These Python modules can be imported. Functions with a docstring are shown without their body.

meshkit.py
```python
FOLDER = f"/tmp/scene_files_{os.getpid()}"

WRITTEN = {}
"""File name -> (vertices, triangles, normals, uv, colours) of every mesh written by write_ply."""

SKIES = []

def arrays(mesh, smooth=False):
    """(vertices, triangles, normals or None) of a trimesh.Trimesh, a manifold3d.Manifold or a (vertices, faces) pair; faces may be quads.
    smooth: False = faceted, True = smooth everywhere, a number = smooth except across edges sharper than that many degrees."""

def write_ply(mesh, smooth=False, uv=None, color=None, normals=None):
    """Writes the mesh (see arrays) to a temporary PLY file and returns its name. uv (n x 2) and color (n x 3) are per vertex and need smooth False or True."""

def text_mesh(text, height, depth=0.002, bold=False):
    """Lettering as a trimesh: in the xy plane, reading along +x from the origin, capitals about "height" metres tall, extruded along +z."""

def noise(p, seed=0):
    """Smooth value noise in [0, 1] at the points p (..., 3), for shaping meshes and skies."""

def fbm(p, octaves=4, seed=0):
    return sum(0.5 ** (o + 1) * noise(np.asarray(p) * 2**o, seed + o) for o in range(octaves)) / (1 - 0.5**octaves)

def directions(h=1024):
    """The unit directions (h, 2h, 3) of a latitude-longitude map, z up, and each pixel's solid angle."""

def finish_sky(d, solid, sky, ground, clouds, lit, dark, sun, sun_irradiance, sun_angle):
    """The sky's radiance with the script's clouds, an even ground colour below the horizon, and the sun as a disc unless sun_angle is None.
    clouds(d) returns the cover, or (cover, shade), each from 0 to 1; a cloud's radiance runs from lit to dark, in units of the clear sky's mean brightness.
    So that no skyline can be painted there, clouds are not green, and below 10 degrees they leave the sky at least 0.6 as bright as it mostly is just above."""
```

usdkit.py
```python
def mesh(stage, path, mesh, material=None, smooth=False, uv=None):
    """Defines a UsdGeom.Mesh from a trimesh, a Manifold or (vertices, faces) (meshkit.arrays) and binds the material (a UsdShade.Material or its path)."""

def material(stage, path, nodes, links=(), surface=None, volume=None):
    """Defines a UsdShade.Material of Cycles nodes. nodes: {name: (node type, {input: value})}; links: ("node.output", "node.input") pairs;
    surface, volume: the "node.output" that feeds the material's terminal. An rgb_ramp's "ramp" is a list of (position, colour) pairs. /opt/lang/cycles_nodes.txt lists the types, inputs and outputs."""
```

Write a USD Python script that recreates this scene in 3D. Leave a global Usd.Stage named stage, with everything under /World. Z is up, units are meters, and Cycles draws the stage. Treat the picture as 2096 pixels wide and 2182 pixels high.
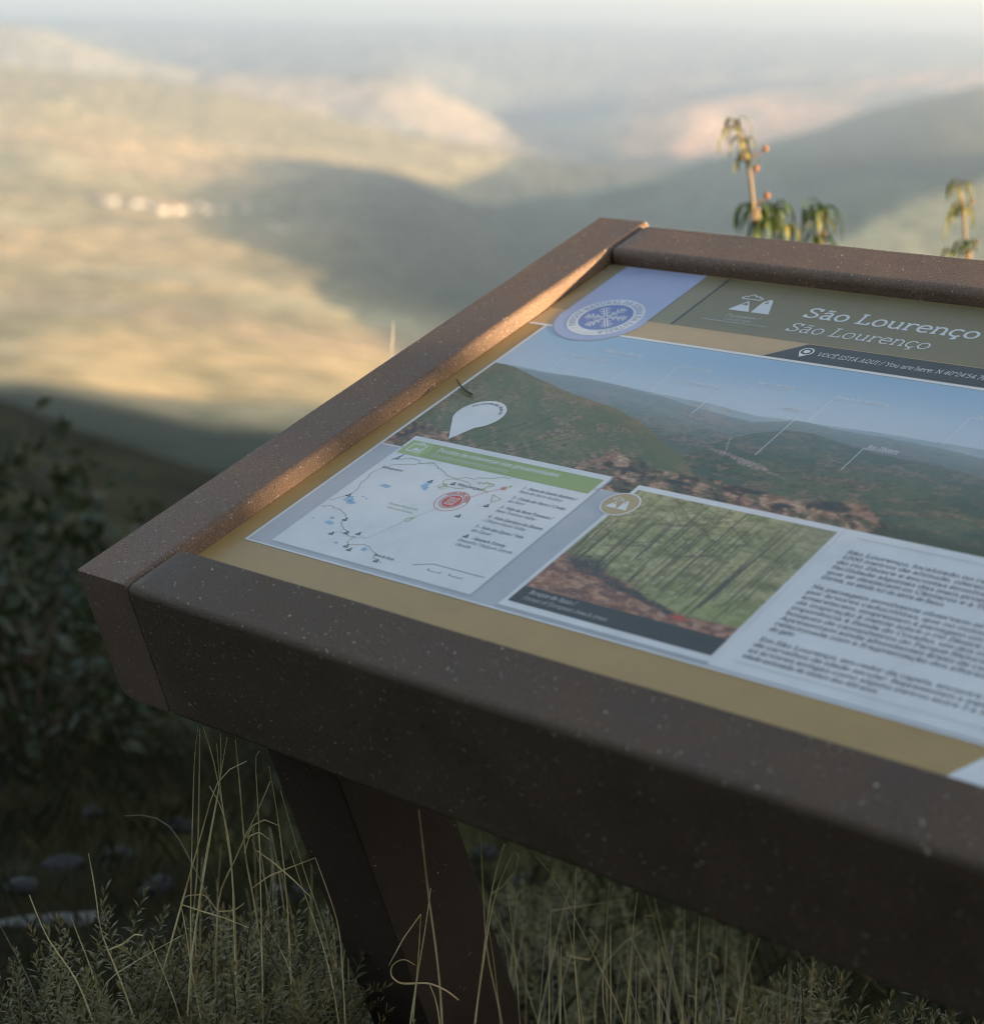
import math, random
import numpy as np, trimesh, usdkit, meshkit
import shapely
from shapely import affinity
from shapely.geometry import LineString, Polygon, Point, box as sbox
from shapely.ops import unary_union
from pxr import Usd, UsdGeom, UsdLux, UsdShade, Gf, Sdf, Vt

# ------------------------------------------------------------------ camera, sky, sun, exposure
stage = Usd.Stage.CreateInMemory()
UsdGeom.SetStageUpAxis(stage, 'Z'); UsdGeom.SetStageMetersPerUnit(stage, 1.0)
UsdGeom.Xform.Define(stage, '/World'); UsdGeom.Scope.Define(stage, '/World/Looks')
CZ = 1.30                                   # eye height above the ground at the sign
EYE = np.array([0, 0, CZ])
RIGHT = np.array([0.9998893, 0.00379203, 0.01438763])
UP = np.array([-0.01487896, 0.25483015, 0.96687135])
FWD = np.array([0.0, 0.9669784, -0.25485836])
FPX, PW, PH = 3968.49, 2096, 2182           # focal length in pixels of the 2096 x 2182 photograph
cam = UsdGeom.Camera.Define(stage, '/World/camera')
cam.AddTransformOp().Set(Gf.Matrix4d(*RIGHT, 0, *UP, 0, *(-FWD), 0, *EYE, 1))
cam.CreateHorizontalApertureAttr(36.0); cam.CreateVerticalApertureAttr(36.0 * PH / PW)
cam.CreateFocalLengthAttr(36.0 * FPX / PW)
cam.CreateFStopAttr(4.8); cam.CreateFocusDistanceAttr(1.77)
cam.CreateClippingRangeAttr(Gf.Vec2f(0.05, 100000))
EXPOSURE = 2.4
cam.CreateExposureAttr(EXPOSURE)
SUN_AZ, SUN_EL = math.radians(118), math.radians(6.5)      # azimuth right of the view direction (+y)
SUN = np.array([math.cos(SUN_EL) * math.sin(SUN_AZ), math.cos(SUN_EL) * math.cos(SUN_AZ), math.sin(SUN_EL)])
sky = UsdLux.DomeLight.Define(stage, '/World/sky')
skym = usdkit.material(stage, '/World/Looks/sky', {
    's': ('sky_texture', {'sky_type': 'single_scattering', 'sun_disc': False, 'sun_elevation': SUN_EL, 'sun_rotation': SUN_AZ, 'altitude': 1200.0, 'aerosol_density': 1.0}),
    'h': ('hsv', {'saturation': 0.80}), 'b': ('background_shader', {'strength': 0.09})}, [('s.color', 'h.color'), ('h.color', 'b.color')], surface='b.background')
UsdShade.MaterialBindingAPI.Apply(sky.GetPrim()).Bind(skym)
sky.GetPrim().SetCustomDataByKey('kind', 'structure')
sun = UsdLux.DistantLight.Define(stage, '/World/sun')
sun.CreateIntensityAttr(1.25); sun.CreateAngleAttr(0.5); sun.CreateNormalizeAttr(True); sun.CreateColorAttr(Gf.Vec3f(1.0, 0.74, 0.46))
zs = SUN; xs = np.cross([0, 0, 1], zs); xs /= np.linalg.norm(xs); ys = np.cross(zs, xs)
sun.AddTransformOp().Set(Gf.Matrix4d(*xs, 0, *ys, 0, *zs, 0, 0, 0, 50, 1))

# ------------------------------------------------------------------ helpers
rng = np.random.default_rng(7)
used = {}
def numbered(parent, name):
    k = used.get((parent, name), -1) + 1; used[(parent, name)] = k
    return f'{parent}/{name}' + (f'_{k:03d}' if k else '')
def path_of(parent):
    return '/World' if parent is None else str(parent.GetPath())
def thing(name, label, cat, loc=(0, 0, 0), rotz=0, group=None, matrix=None):
    x = UsdGeom.Xform.Define(stage, numbered('/World', name))
    if matrix is not None: x.AddTransformOp().Set(matrix)
    else:
        x.AddTranslateOp().Set(Gf.Vec3d(*map(float, loc))); x.AddRotateZOp().Set(float(math.degrees(rotz)))
    tag(x.GetPrim(), label, cat, group)
    return x.GetPrim()
def tag(o, label=None, cat=None, group=None, kind=None):
    for k, v in (('label', label), ('category', cat), ('group', group), ('kind', kind)):
        if v: o.SetCustomDataByKey(k, v)
    return o
def obj(name, mesh, mat, parent=None, smooth=False, label=None, paint=None):
    m = usdkit.mesh(stage, numbered(path_of(parent), name), mesh, mat, smooth=smooth)
    if paint is not None:
        UsdGeom.PrimvarsAPI(m).CreatePrimvar('paint', Sdf.ValueTypeNames.Color3fArray, 'vertex').Set(Vt.Vec3fArray.FromNumpy(np.asarray(paint, np.float32)))
    if label: m.GetPrim().SetCustomDataByKey('label', label)
    return m.GetPrim()
def dup(root, loc, rotz, label, cat=None, scale=None, group=None):
    was = root.GetCustomData()
    base = root.GetName().rstrip('0123456789').rstrip('_')
    r = thing(base, label, cat or was['category'], loc, rotz, group or was.get('group'))
    if scale is not None: UsdGeom.Xform(r).AddScaleOp().Set(Gf.Vec3f(*np.broadcast_to(scale, 3).astype(float).tolist()))
    r.GetReferences().AddInternalReference(root.GetPath()); r.SetInstanceable(True)
    return r
def mat(name, nodes, links, surface='p.BSDF'):
    return usdkit.material(stage, f'/World/Looks/{name}', nodes, links, surface=surface)
def cat_mesh(ms): return trimesh.util.concatenate(ms)
def tube(pts, rad, n=6, cap=True):
    pts = np.asarray(pts, float); rad = np.broadcast_to(rad, len(pts))
    t = np.gradient(pts, axis=0); t /= np.linalg.norm(t, axis=1)[:, None] + 1e-12
    a = np.array([0.31, 0.87, 0.38]); vs = []
    for p, d, r in zip(pts, t, rad):
        e = np.cross(d, a); e /= np.linalg.norm(e) + 1e-12; g = np.cross(d, e)
        ang = np.arange(n) * 2 * np.pi / n
        vs.append(p + r * (np.cos(ang)[:, None] * e + np.sin(ang)[:, None] * g))
    v = np.vstack(vs); f = []
    for i in range(len(pts) - 1):
        for j in range(n):
            a0, a1 = i * n + j, i * n + (j + 1) % n
            f += [[a0, a1, a1 + n], [a0, a1 + n, a0 + n]]
    if cap:
        for base, flip in ((0, True), ((len(pts) - 1) * n, False)):
            for j in range(1, n - 1): f.append([base, base + j + 1, base + j] if flip else [base, base + j, base + j + 1])
    return trimesh.Trimesh(v, np.array(f), process=False)
def smoothline(pts, n=8):
    pts = np.asarray(pts, float); P = np.vstack([2 * pts[0] - pts[1], pts, 2 * pts[-1] - pts[-2]]); out = []
    for i in range(1, len(P) - 2):
        for t in np.linspace(0, 1, n, endpoint=False):
            out.append(0.5 * (2 * P[i] + (P[i + 1] - P[i - 1]) * t + (2 * P[i - 1] - 5 * P[i] + 4 * P[i + 1] - P[i + 2]) * t**2 + (3 * P[i] - P[i - 1] - 3 * P[i + 1] + P[i + 2]) * t**3))
    return np.array(out + [pts[-1]])
def grid_faces(a, b, wrap=False):
    i, j = np.meshgrid(np.arange(a - 1), np.arange(b if wrap else b - 1), indexing='ij'); j2 = (j + 1) % b
    q = np.stack([i * b + j, (i + 1) * b + j, (i + 1) * b + j2, i * b + j2], -1).reshape(-1, 4)
    return np.vstack([q[:, [0, 1, 2]], q[:, [0, 2, 3]]])
def pix(x, y):
    """direction (not normalised, forward = 1) of a point of the photograph seen at 1883 x 1960"""
    x, y = x * PW / 1883, y * PW / 1883
    return FWD + (x - PW / 2) / FPX * RIGHT - (y - PH / 2) / FPX * UP

# ------------------------------------------------------------------ terrain materials
def terrain_mat(name, ramp, scale, rough=1.0, extra=None):
    return mat(name, {
        'g': ('geometry', {}), 'm': ('mapping', {'scale': (scale, scale, scale * 2.5)}),
        'n': ('noise_texture', {'scale': 1.0, 'detail': 7.0, 'roughness': 0.6}),
        'r': ('rgb_ramp', {'ramp': ramp}),
        'm2': ('mapping', {'scale': (scale * 9, scale * 9, scale * 9)}), 'n2': ('noise_texture', {'scale': 1.0, 'detail': 4.0}),
        'r2': ('rgb_ramp', {'ramp': [(0.35, (.62, .66, .6)), (0.65, (1.1, 1.08, 1.0))]}),
        'x': ('mix_color', {'blend_type': 'multiply', 'fac': 0.8, 'use_clamp': False}),
        'p': ('principled_bsdf', {'roughness': 1.0, 'specular_ior_level': 0.05})},
        [('g.position', 'm.vector'), ('m.vector', 'n.vector'), ('n.fac', 'r.fac'), ('g.position', 'm2.vector'), ('m2.vector', 'n2.vector'), ('n2.fac', 'r2.fac'),
         ('r.color', 'x.a'), ('r2.color', 'x.b'), ('x.result', 'p.base_color')])
M = {}
M['valley'] = mat('valley_land', {'a': ('attribute', {'attribute': 'paint'}), 'g': ('geometry', {}), 'm': ('mapping', {'scale': (1 / 35., 1 / 35., 1 / 35.)}), 'n': ('noise_texture', {'scale': 1.0, 'detail': 5.0}),
    'r': ('rgb_ramp', {'ramp': [(0.35, (.6, .64, .58)), (0.65, (1.25, 1.2, 1.1))]}), 'x': ('mix_color', {'blend_type': 'multiply', 'fac': 1.0, 'use_clamp': False}), 'p': ('principled_bsdf', {'roughness': 1.0, 'specular_ior_level': 0.05})},
    [('g.position', 'm.vector'), ('m.vector', 'n.vector'), ('n.fac', 'r.fac'), ('a.color', 'x.a'), ('r.color', 'x.b'), ('x.result', 'p.base_color')])
M['soil'] = terrain_mat('hillside_soil', [(0.3, (.008, .007, .005)), (0.5, (.026, .023, .009)), (0.6, (.055, .047, .016)), (0.75, (.026, .028, .011))], 1 / 1.6)

# ------------------------------------------------------------------ the valley, from the eye outwards (distances in km, heights from rows of the photograph)
ROW0, DISPF = 40.0, 3565.0
def az_of(x): return math.degrees(math.atan((x - 941) / DISPF))
cols = []
def C(x, rr, rows): cols.append((az_of(x), np.array(rr, float), np.array([-(q - ROW0) / DISPF for q in rows]) * np.array(rr)))
def Z(az, rr, zz): cols.append((az, np.array(rr, float), np.array(zz, float)))
R0 = [.02, .10, .30, .60, .90, 1.5, 2.2, 3.0, 3.9, 4.6, 5.3, 6.0, 7.2, 9.0, 10.5, 15, 29]
C(-600, R0, [1000, 940, 880, 810, 720, 590, 470, 380, 290, 230, 160, 110, 150, 70, 90, 58, 46])
C(0,    R0, [1000, 960, 900, 815, 725, 600, 500, 395, 300, 235, 175, 132, 165, 64, 90, 62, 46])
C(400,  R0, [1080, 1040, 990, 900, 800, 640, 520, 425, 345, 285, 222, 166, 200, 141, 150, 85, 46])
C(740,  R0, [1100, 1060, 1010, 930, 830, 690, 570, 440, 352, 320, 285, 243, 270, 129, 150, 85, 46])
C(1000, [.02, .10, .30, .60, .90, 1.5, 2.2, 3.3, 4.6, 5.0, 5.4, 5.9, 7.2, 9.0, 10.5, 15, 29], [1100, 1070, 1030, 960, 880, 760, 620, 475, 366, 400, 340, 290, 320, 236, 235, 95, 46])
C(1200, [.02, .10, .35, .75, 1.2, 1.9, 2.7, 3.8, 5.0, 5.4, 5.8, 6.3, 7.3, 8.7, 10.5, 15.5, 29], [1100, 1060, 1000, 900, 780, 640, 520, 408, 323, 370, 345, 303, 320, 205, 210, 95, 46])
C(1500, [.02, .10, .35, .75, 1.3, 2.0, 2.5, 4.3, 5.8, 6.2, 6.6, 7.1, 8.2, 10.2, 11.5, 15.5, 29], [1080, 1040, 1000, 950, 860, 478, 440, 316, 234, 290, 310, 310, 245, 148, 165, 90, 46])
C(1883, [.02, .10, .35, .75, 1.3, 2.3, 3.0, 4.4, 6.5, 6.9, 7.3, 7.8, 9.2, 12.0, 13.2, 16, 29], [1050, 1000, 950, 900, 830, 480, 316, 290, 148, 190, 215, 225, 160, 90, 110, 75, 46])
C(2300, [.02, .10, .35, .75, 1.3, 2.3, 3.0, 4.4, 6.5, 6.9, 7.3, 7.8, 9.2, 12.5, 13.6, 16, 29], [1000, 950, 900, 850, 800, 470, 310, 290, 170, 205, 215, 210, 130, 60, 100, 70, 46])
RZ = [.02, .10, .35, .75, 1.2, 1.6, 2.4, 3.0, 3.6, 4.5, 5.5, 6.5, 7.5, 9.0, 11, 16, 29]
Z(38,  RZ, [-.006, -.020, -.060, -.13, -.19, -.22, -.24, -.16, -.15, -.2, -.25, -.25, -.25, -.2, -.2, -.15, -.1])
Z(43,  RZ, [-.005, -.010, -.040, -.118, -.18, -.21, -.24, -.18, -.18, -.2, -.25, -.25, -.25, -.2, -.2, -.15, -.1])
Z(50,  [.02, .10, .35, .75, 1.08, 1.2, 1.5] + RZ[7:], [-.003, .001, -.02, -.088, -.13, -.16, -.20, -.25, -.25, -.25, -.25, -.25, -.25, -.2, -.2, -.15, -.1])
Z(61,  [.02, .10, .35, .75, .92, 1.05, 1.5] + RZ[7:], [-.002, .003, .004, -.050, -.066, -.12, -.20, -.25, -.25, -.25, -.25, -.25, -.25, -.2, -.2, -.15, -.1])
Z(90,  RZ, [-.001, .006, .028, .040, .02, -.01, -.08, -.1, -.12, -.15, -.2, -.2, -.2, -.2, -.2, -.15, -.1])
Z(110, RZ, [-.001, .005, .022, .045, .07, .08, .08, .08, .08, .05, 0, 0, 0, 0, 0, 0, 0])
Z(126, RZ, [-.001, .005, .022, .048, .08, .10, .12, .12, .12, .1, .1, .1, .1, .1, .1, .1, .1])
Z(150, RZ, [.006, .045, .18, .30, .32, .32, .32, .32, .3, .3, .3, .3, .3, .3, .3, .3, .3])
Z(180, RZ, [.008, .055, .2, .28, .32, .33, .33, .33, .3, .3, .3, .3, .3, .3, .3, .3, .3])
Z(225, RZ, [.007, .05, .18, .24, .28, .30, .3, .3, .3, .3, .3, .3, .3, .3, .3, .3, .3])
Z(270, RZ, [.002, .024, .08, .12, .12, .04, .0, -.05, -.08, -.05, -.05, -.05, -.05, -.05, -.05, -.05, -.05])
Z(310, RZ, [-.005, -.022, -.08, -.16, -.23, -.28, -.30, -.28, -.24, -.18, -.1, -.08, -.1, -.1, -.1, -.1, -.1])
cols.sort(key=lambda c: c[0] if c[0] < 180.5 else c[0] - 360)
cols = [((a if a <= 180.5 else a - 360), r, z) for a, r, z in cols]
CA = np.array([c[0] for c in cols]); CR = np.log(np.array([c[1] for c in cols])); CZZ = np.array([c[2] for c in cols])
CA3 = np.concatenate([CA - 360, CA, CA + 360]); CR3, CZ3 = np.tile(CR, (3, 1)), np.tile(CZZ, (3, 1))
from scipy.interpolate import PchipInterpolator
fR, fZ = PchipInterpolator(CA3, CR3, axis=0), PchipInterpolator(CA3, CZ3, axis=0)
def terrain_fan(az, lr):
    """heights (m, from the eye) on azimuths az (degrees) x log distances lr (log km)"""
    R_, Z_ = fR(az), fZ(az)
    out = np.empty((len(az), len(lr)))
    for i in range(len(az)):
        out[i] = PchipInterpolator(R_[i], Z_[i])(np.clip(lr, R_[i][0], R_[i][-1]))
    a, r = np.radians(az)[:, None], np.exp(lr)[None, :]
    x, y = r * np.sin(a), r * np.cos(a)
    amp = np.clip((r - .3) / 2.0, 0.0, 1.0) * (1 + r / 14)
    p = np.stack([x * 1.3, y * 1.3, 0 * x], -1)
    out = out + amp * (.45 + .35 * np.clip((r - 6) / 3, 0, 1)) * (0.050 * (meshkit.fbm(p, 4, 3) - .5) + 0.030 * (1 - np.abs(2 * meshkit.fbm(p * 2.3 + 7, 4, 11) - 1) - .75))
    return x * 1000, y * 1000, out * 1000
azs = np.concatenate([np.arange(-180, -24, 4.0), np.arange(-24, -18, 0.5), np.arange(-18, 18, 0.11), np.arange(18, 26, 0.5), np.arange(26, 180, 3.0)])
lrs = np.log(np.concatenate([np.geomspace(.02, 1, 60, endpoint=False), np.geomspace(1, 11, 240, endpoint=False), np.geomspace(11, 29, 60)]))
X, Y, ZZ = terrain_fan(azs, lrs)
V_ = np.stack([X, Y, ZZ + CZ], -1)
n1, n2 = V_.shape[:2]
tv = V_.transpose(1, 0, 2).reshape(-1, 3)
tf = grid_faces(n2, n1, wrap=True)
tm = trimesh.Trimesh(tv, tf, process=False)
def land_colour(v):
    """grass gone golden, heath and bare reddish ground, with some shade and far sunlight painted in"""
    p = np.column_stack([v[:, 0], v[:, 1], 0 * v[:, 0]]) / 1000
    def lay(col, c, t): return col + (np.array(c) - col) * np.clip(t, 0, 1)[:, None]
    def st(x, a, b): t = np.clip((x - a) / (b - a), 0, 1); return t * t * (3 - 2 * t)
    r = np.hypot(p[:, 0], p[:, 1]); az = np.degrees(np.arctan2(p[:, 0], p[:, 1])); w = .35 * (meshkit.fbm(p * 2.5 + 2, 4, 56) - .5)
    col = np.broadcast_to(np.array([.53, .395, .225]), v.shape).copy()
    col = lay(col, (.40, .33, .19), st(meshkit.fbm(p * 1.6 + 3, 5, 51), .47, .64) * .8); col = lay(col, (.50, .36, .23), st(meshkit.fbm(p * 1.7 + 9, 5, 52), .50, .68) * .7)
    col = lay(col, (.27, .25, .15), st(meshkit.fbm(p * 5 + 5, 4, 53), .57, .66) * .5); col = lay(col, (.60, .51, .33), st(meshkit.fbm(p * 4 + 1, 4, 54), .60, .68) * .5)
    green = st(az + 8 * w, -10, -2) * st(r + w, 2.0, 2.4) * (1 - st(r + w, 4.5 + 1.8 * st(az, 2, 13), 4.8 + 1.8 * st(az, 2, 13)))               # shade of wooded floor and right-hand ridge painted in with dark green
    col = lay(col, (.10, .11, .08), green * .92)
    top = st(r + w, 4.8, 5.4) * (1 - st(r, 6.6, 7.0)); col = lay(col, (.30, .265, .165), top * .75 * st(-az, -3, 4))
    far = st(r + w, 7.2, 7.8); col = lay(col, (.37, .34, .28), far * .9); pink = far * (st(az, -10, -8) * (1 - st(az, .5, 2)) + st(az, 3, 5) * (1 - st(r, 13, 14))); col = lay(col, (.50, .39, .30), pink * .8); col = lay(col, (.66, .44, .33), far * st(az, 3, 5) * (1 - st(r, 13, 14)) * .85); col = lay(col, (.27, .27, .25), pink * st(meshkit.fbm(p * 1.7 + 4, 4, 57), .54, .60) * .7)  # lit and shaded far ridges told apart by tone; right ridge's sunlight painted pink
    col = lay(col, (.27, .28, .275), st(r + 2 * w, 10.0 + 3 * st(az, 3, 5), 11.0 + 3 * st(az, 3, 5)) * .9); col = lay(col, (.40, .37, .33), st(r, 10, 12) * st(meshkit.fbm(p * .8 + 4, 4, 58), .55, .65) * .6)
    near_shade = (1 - st(r + w, .88, 1.02)) * (np.abs(az + 2) < 45)  # near slope's shade painted in as dark green
    spur = st(az, 8.5, 11.5) * (1 - st(r - (2.0 + (az - 9) * .165), .0, .25)) * (r < 4)  # sunlight on the spur painted in as golden ground
    col = lay(col, (.62, .50, .29), spur)
    return lay(col, (.022, .030, .018), near_shade * .95)
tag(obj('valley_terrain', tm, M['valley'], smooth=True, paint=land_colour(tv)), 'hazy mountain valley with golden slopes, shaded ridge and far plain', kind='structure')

# an unseen mountain to the right, its crest shaped to cast the valley shadow
my = np.array([.15, .4, .65, .78, 1.0, 1.38, 1.43, 1.51, 1.57, 1.71, 1.97, 2.62, 2.95, 3.34, 3.51, 3.58, 3.66, 4.19, 4.41, 5.0, 5.5])
mz = np.array([-.3, -.12, -.062, -.062, -.077, -.095, -.083, -.076, -.059, -.036, -.035, -.044, -.050, -.043, -.038, -.07, -.11, -.20, -.25, -.33, -.4])
ty = np.linspace(.15, 5.5, 180); tc = PchipInterpolator(my, mz)(ty); tx = np.linspace(-.9, 1.2, 60)
gx, gy = np.meshgrid(tx, ty, indexing='ij')
gz = tc[None, :] - 0.60 * np.sqrt(gx**2 + .0004) + .03 * (meshkit.fbm(np.stack([gx * 4, gy * 4, 0 * gx], -1), 4, 5) - .5) * np.clip(np.abs(gx) / .2, 0, 1)
mm = trimesh.Trimesh(np.stack([(gx + 1.6) * 1000, gy * 1000, gz * 1000 + CZ], -1).reshape(-1, 3), grid_faces(60, 180), process=False)
tag(obj('mountain', mm, M['valley'], smooth=True, paint=land_colour(np.asarray(mm.vertices))), 'unseen mountain on the sunset side, crest shaped to shade the valley', kind='structure')

# haze
hb = trimesh.creation.box([68000, 68000, 1010 + 330]); hb.apply_translation([0, 0, (330 - 1010) / 2])
usdkit.material(stage, '/World/Looks/haze', {'v': ('principled_volume', {'color': (.80, .845, .905), 'density': 0.000105, 'anisotropy': 0.58})}, [], volume='v.volume')
tag(obj('haze', hb, '/World/Looks/haze'), 'pale haze filling the valley', kind='stuff')

# ------------------------------------------------------------------ the hillside the sign stands on
GA = np.array([-180, -135, -90, -50, -24, -14.8, -8.8, 0, 14, 26, 40, 50, 61, 90, 110, 126, 150, 180.])
GS = np.array([.50, .48, .28, -.06, -.13, -.168, -.215, -.235, -.24, -.23, -.12, .03, .075, .10, .085, .075, .35, .50])
def ground_z(x, y):
    x, y = np.asarray(x, float), np.asarray(y, float)
    r = np.hypot(x, y); a = np.degrees(np.arctan2(x, y)); s = np.interp(a, GA, GS)
    front = np.clip(1 - (np.abs(a) - 25) / 30, 0, 1)
    z = s * np.maximum(0, np.sqrt(np.maximum(r - 2.2, 0)**2 + .3) - .55)
    z = z - front * 0.03 * np.maximum(r - 27, 0)**1.45
    p = np.stack([x, y, 0 * x], -1)
    xc = np.interp(y, [-20, 3, 12, 26, 45], [9.5, 8.5, 12, 15, 20]); crest = np.interp(y, [-20, -6, 0, 2.6, 5, 12, 26, 45], [2.3, 1.95, 1.95, 2.05, 2.0, 1.0, -1.0, -4.5])
    bank = crest - .5 * np.where(x < xc, np.sqrt((x - xc)**2 + .04) - .2, (np.sqrt((x - xc)**2 + .04) - .2) * .15); w = np.clip((x - 3.5) / 2.5, 0, 1) * np.clip(1 - (x - xc - 10) / 14, 0, 1)  # unseen bank, built up to block low sun from leg and ground
    z = np.where(w > 0, np.maximum(z, z + (bank - z) * w), z)
    return z + 0.10 * (meshkit.fbm(p * .9, 4, 21) - .5) * np.clip(r / 3, .3, 1) + 0.05 * (meshkit.fbm(p * 3.7, 3, 22) - .5) + np.clip(r / 20, 0, 1) * .35 * (meshkit.fbm(p * .16, 3, 23) - .5)
ga = np.concatenate([np.arange(-180, -26, 4.0), np.arange(-26, 24, 0.35), np.arange(24, 116, 0.9), np.arange(116, 180, 4.0)])
gr = np.concatenate([[0.05, .5, 1.0], np.geomspace(1.2, 62, 170)])
A_, R_ = np.meshgrid(np.radians(ga), gr, indexing='ij')
gx, gy = R_ * np.sin(A_), R_ * np.cos(A_)
gv = np.stack([gx, gy, ground_z(gx, gy)], -1).transpose(1, 0, 2).reshape(-1, 3)
tag(obj('ground', trimesh.Trimesh(gv, grid_faces(len(gr), len(ga), wrap=True), process=False), M['soil'], smooth=True), 'dark stony hillside under the sign', kind='structure')

# ------------------------------------------------------------------ the sign: its own axes u (along), v (up the slope), h (out of the panel), metres
U = np.array([0.75594144, -0.65463924, 0.0]); Vv = np.array([0.61760512, 0.71317647, 0.33157688]); N = np.array([-0.21706324, -0.25065271, 0.9434282])
ORG = EYE + np.array([-0.26360858, 1.6410983, -0.47261042])           # the near left corner of the printed panel
SH = np.array([0.10, 0.05, -0.86])                                    # the thing's base: foot of the near left leg, in sign axes
BASE = ORG + SH[0] * U + SH[1] * Vv + SH[2] * N
sign = thing('information_sign', 'low slanted landscape information board framed in brown planks on leaning legs', 'sign',
             matrix=Gf.Matrix4d(*U, 0, *Vv, 0, *N, 0, *BASE, 1))
def loc(m):
    m = m.copy(); m.vertices = np.asarray(m.vertices) - SH; return m
def plastic(name, base, dark, grain=1.0, fleck=0.045):
    return mat(name, {
        't': ('texture_coordinate', {}),
        'n': ('noise_texture', {'scale': 14.0, 'detail': 6.0, 'roughness': 0.65}), 'r': ('rgb_ramp', {'ramp': [(0.3, dark), (0.7, base)]}),
        'g': ('noise_texture', {'scale': 620.0, 'detail': 4.0, 'roughness': 0.75}), 'gr': ('rgb_ramp', {'ramp': [(0.3, (.38, .38, .38)), (0.7, (1.6, 1.57, 1.52))]}),
        'x': ('mix_color', {'blend_type': 'multiply', 'fac': grain, 'use_clamp': False}),
        'd': ('noise_texture', {'scale': 160.0, 'detail': 2.0}), 'dm': ('mix_vector', {'fac': 0.012}),
        'v': ('voronoi_texture', {'scale': 170.0, 'randomness': 1.0}), 'sep': ('separate_color', {}),
        'c1': ('math', {'math_type': 'less_than', 'value2': fleck}),
        'c2': ('math', {'math_type': 'less_than', 'value2': 0.155}),
        'c': ('math', {'math_type': 'multiply'}),
        'v2': ('voronoi_texture', {'scale': 430.0, 'randomness': 1.0}), 'sep2': ('separate_color', {}),
        'e1': ('math', {'math_type': 'less_than', 'value2': fleck * 1.5}), 'e2': ('math', {'math_type': 'less_than', 'value2': 0.27}), 'e': ('math', {'math_type': 'multiply'}),
        'o': ('math', {'math_type': 'maximum', 'use_clamp': True}),
        'dk': ('math', {'math_type': 'greater_than', 'value2': 0.975}), 'dk2': ('math', {'math_type': 'multiply'}),
        'k': ('mix_color', {'blend_type': 'mix', 'b': (.015, .012, .01)}),
        'y': ('mix_color', {'blend_type': 'mix', 'b': (.50, .44, .37)}),
        'b1': ('bump', {'strength': 0.8, 'distance': 0.0012}),
        'rr': ('map_range', {'from_min': 0.3, 'from_max': 0.7, 'to_min': 0.5, 'to_max': 0.8}),
        'p': ('principled_bsdf', {'specular_ior_level': 0.35})},
        [('t.object', 'n.vector'), ('t.object', 'g.vector'), ('t.object', 'd.vector'), ('t.object', 'dm.a'), ('d.color', 'dm.b'),
         ('dm.result', 'v.vector'), ('dm.result', 'v2.vector'),
         ('n.fac', 'r.fac'), ('g.fac', 'gr.fac'), ('r.color', 'x.a'), ('gr.color', 'x.b'),
         ('v.color', 'sep.color'), ('sep.r', 'c1.value1'), ('v.distance', 'c2.value1'), ('c1.value', 'c.value1'), ('c2.value', 'c.value2'),
         ('v2.color', 'sep2.color'), ('sep2.r', 'e1.value1'), ('v2.distance', 'e2.value1'), ('e1.value', 'e.value1'), ('e2.value', 'e.value2'),
         ('c.value', 'o.value1'), ('e.value', 'o.value2'), ('sep2.g', 'dk.value1'), ('dk.value', 'dk2.value1'), ('e2.value', 'dk2.value2'),
         ('x.result', 'k.a'), ('dk2.value', 'k.fac'), ('k.result', 'y.a'), ('o.value', 'y.fac'), ('y.result', 'p.base_color'),
         ('g.fac', 'b1.height'), ('b1.normal', 'p.normal'), ('n.fac', 'rr.value'), ('rr.result', 'p.roughness')])
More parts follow.
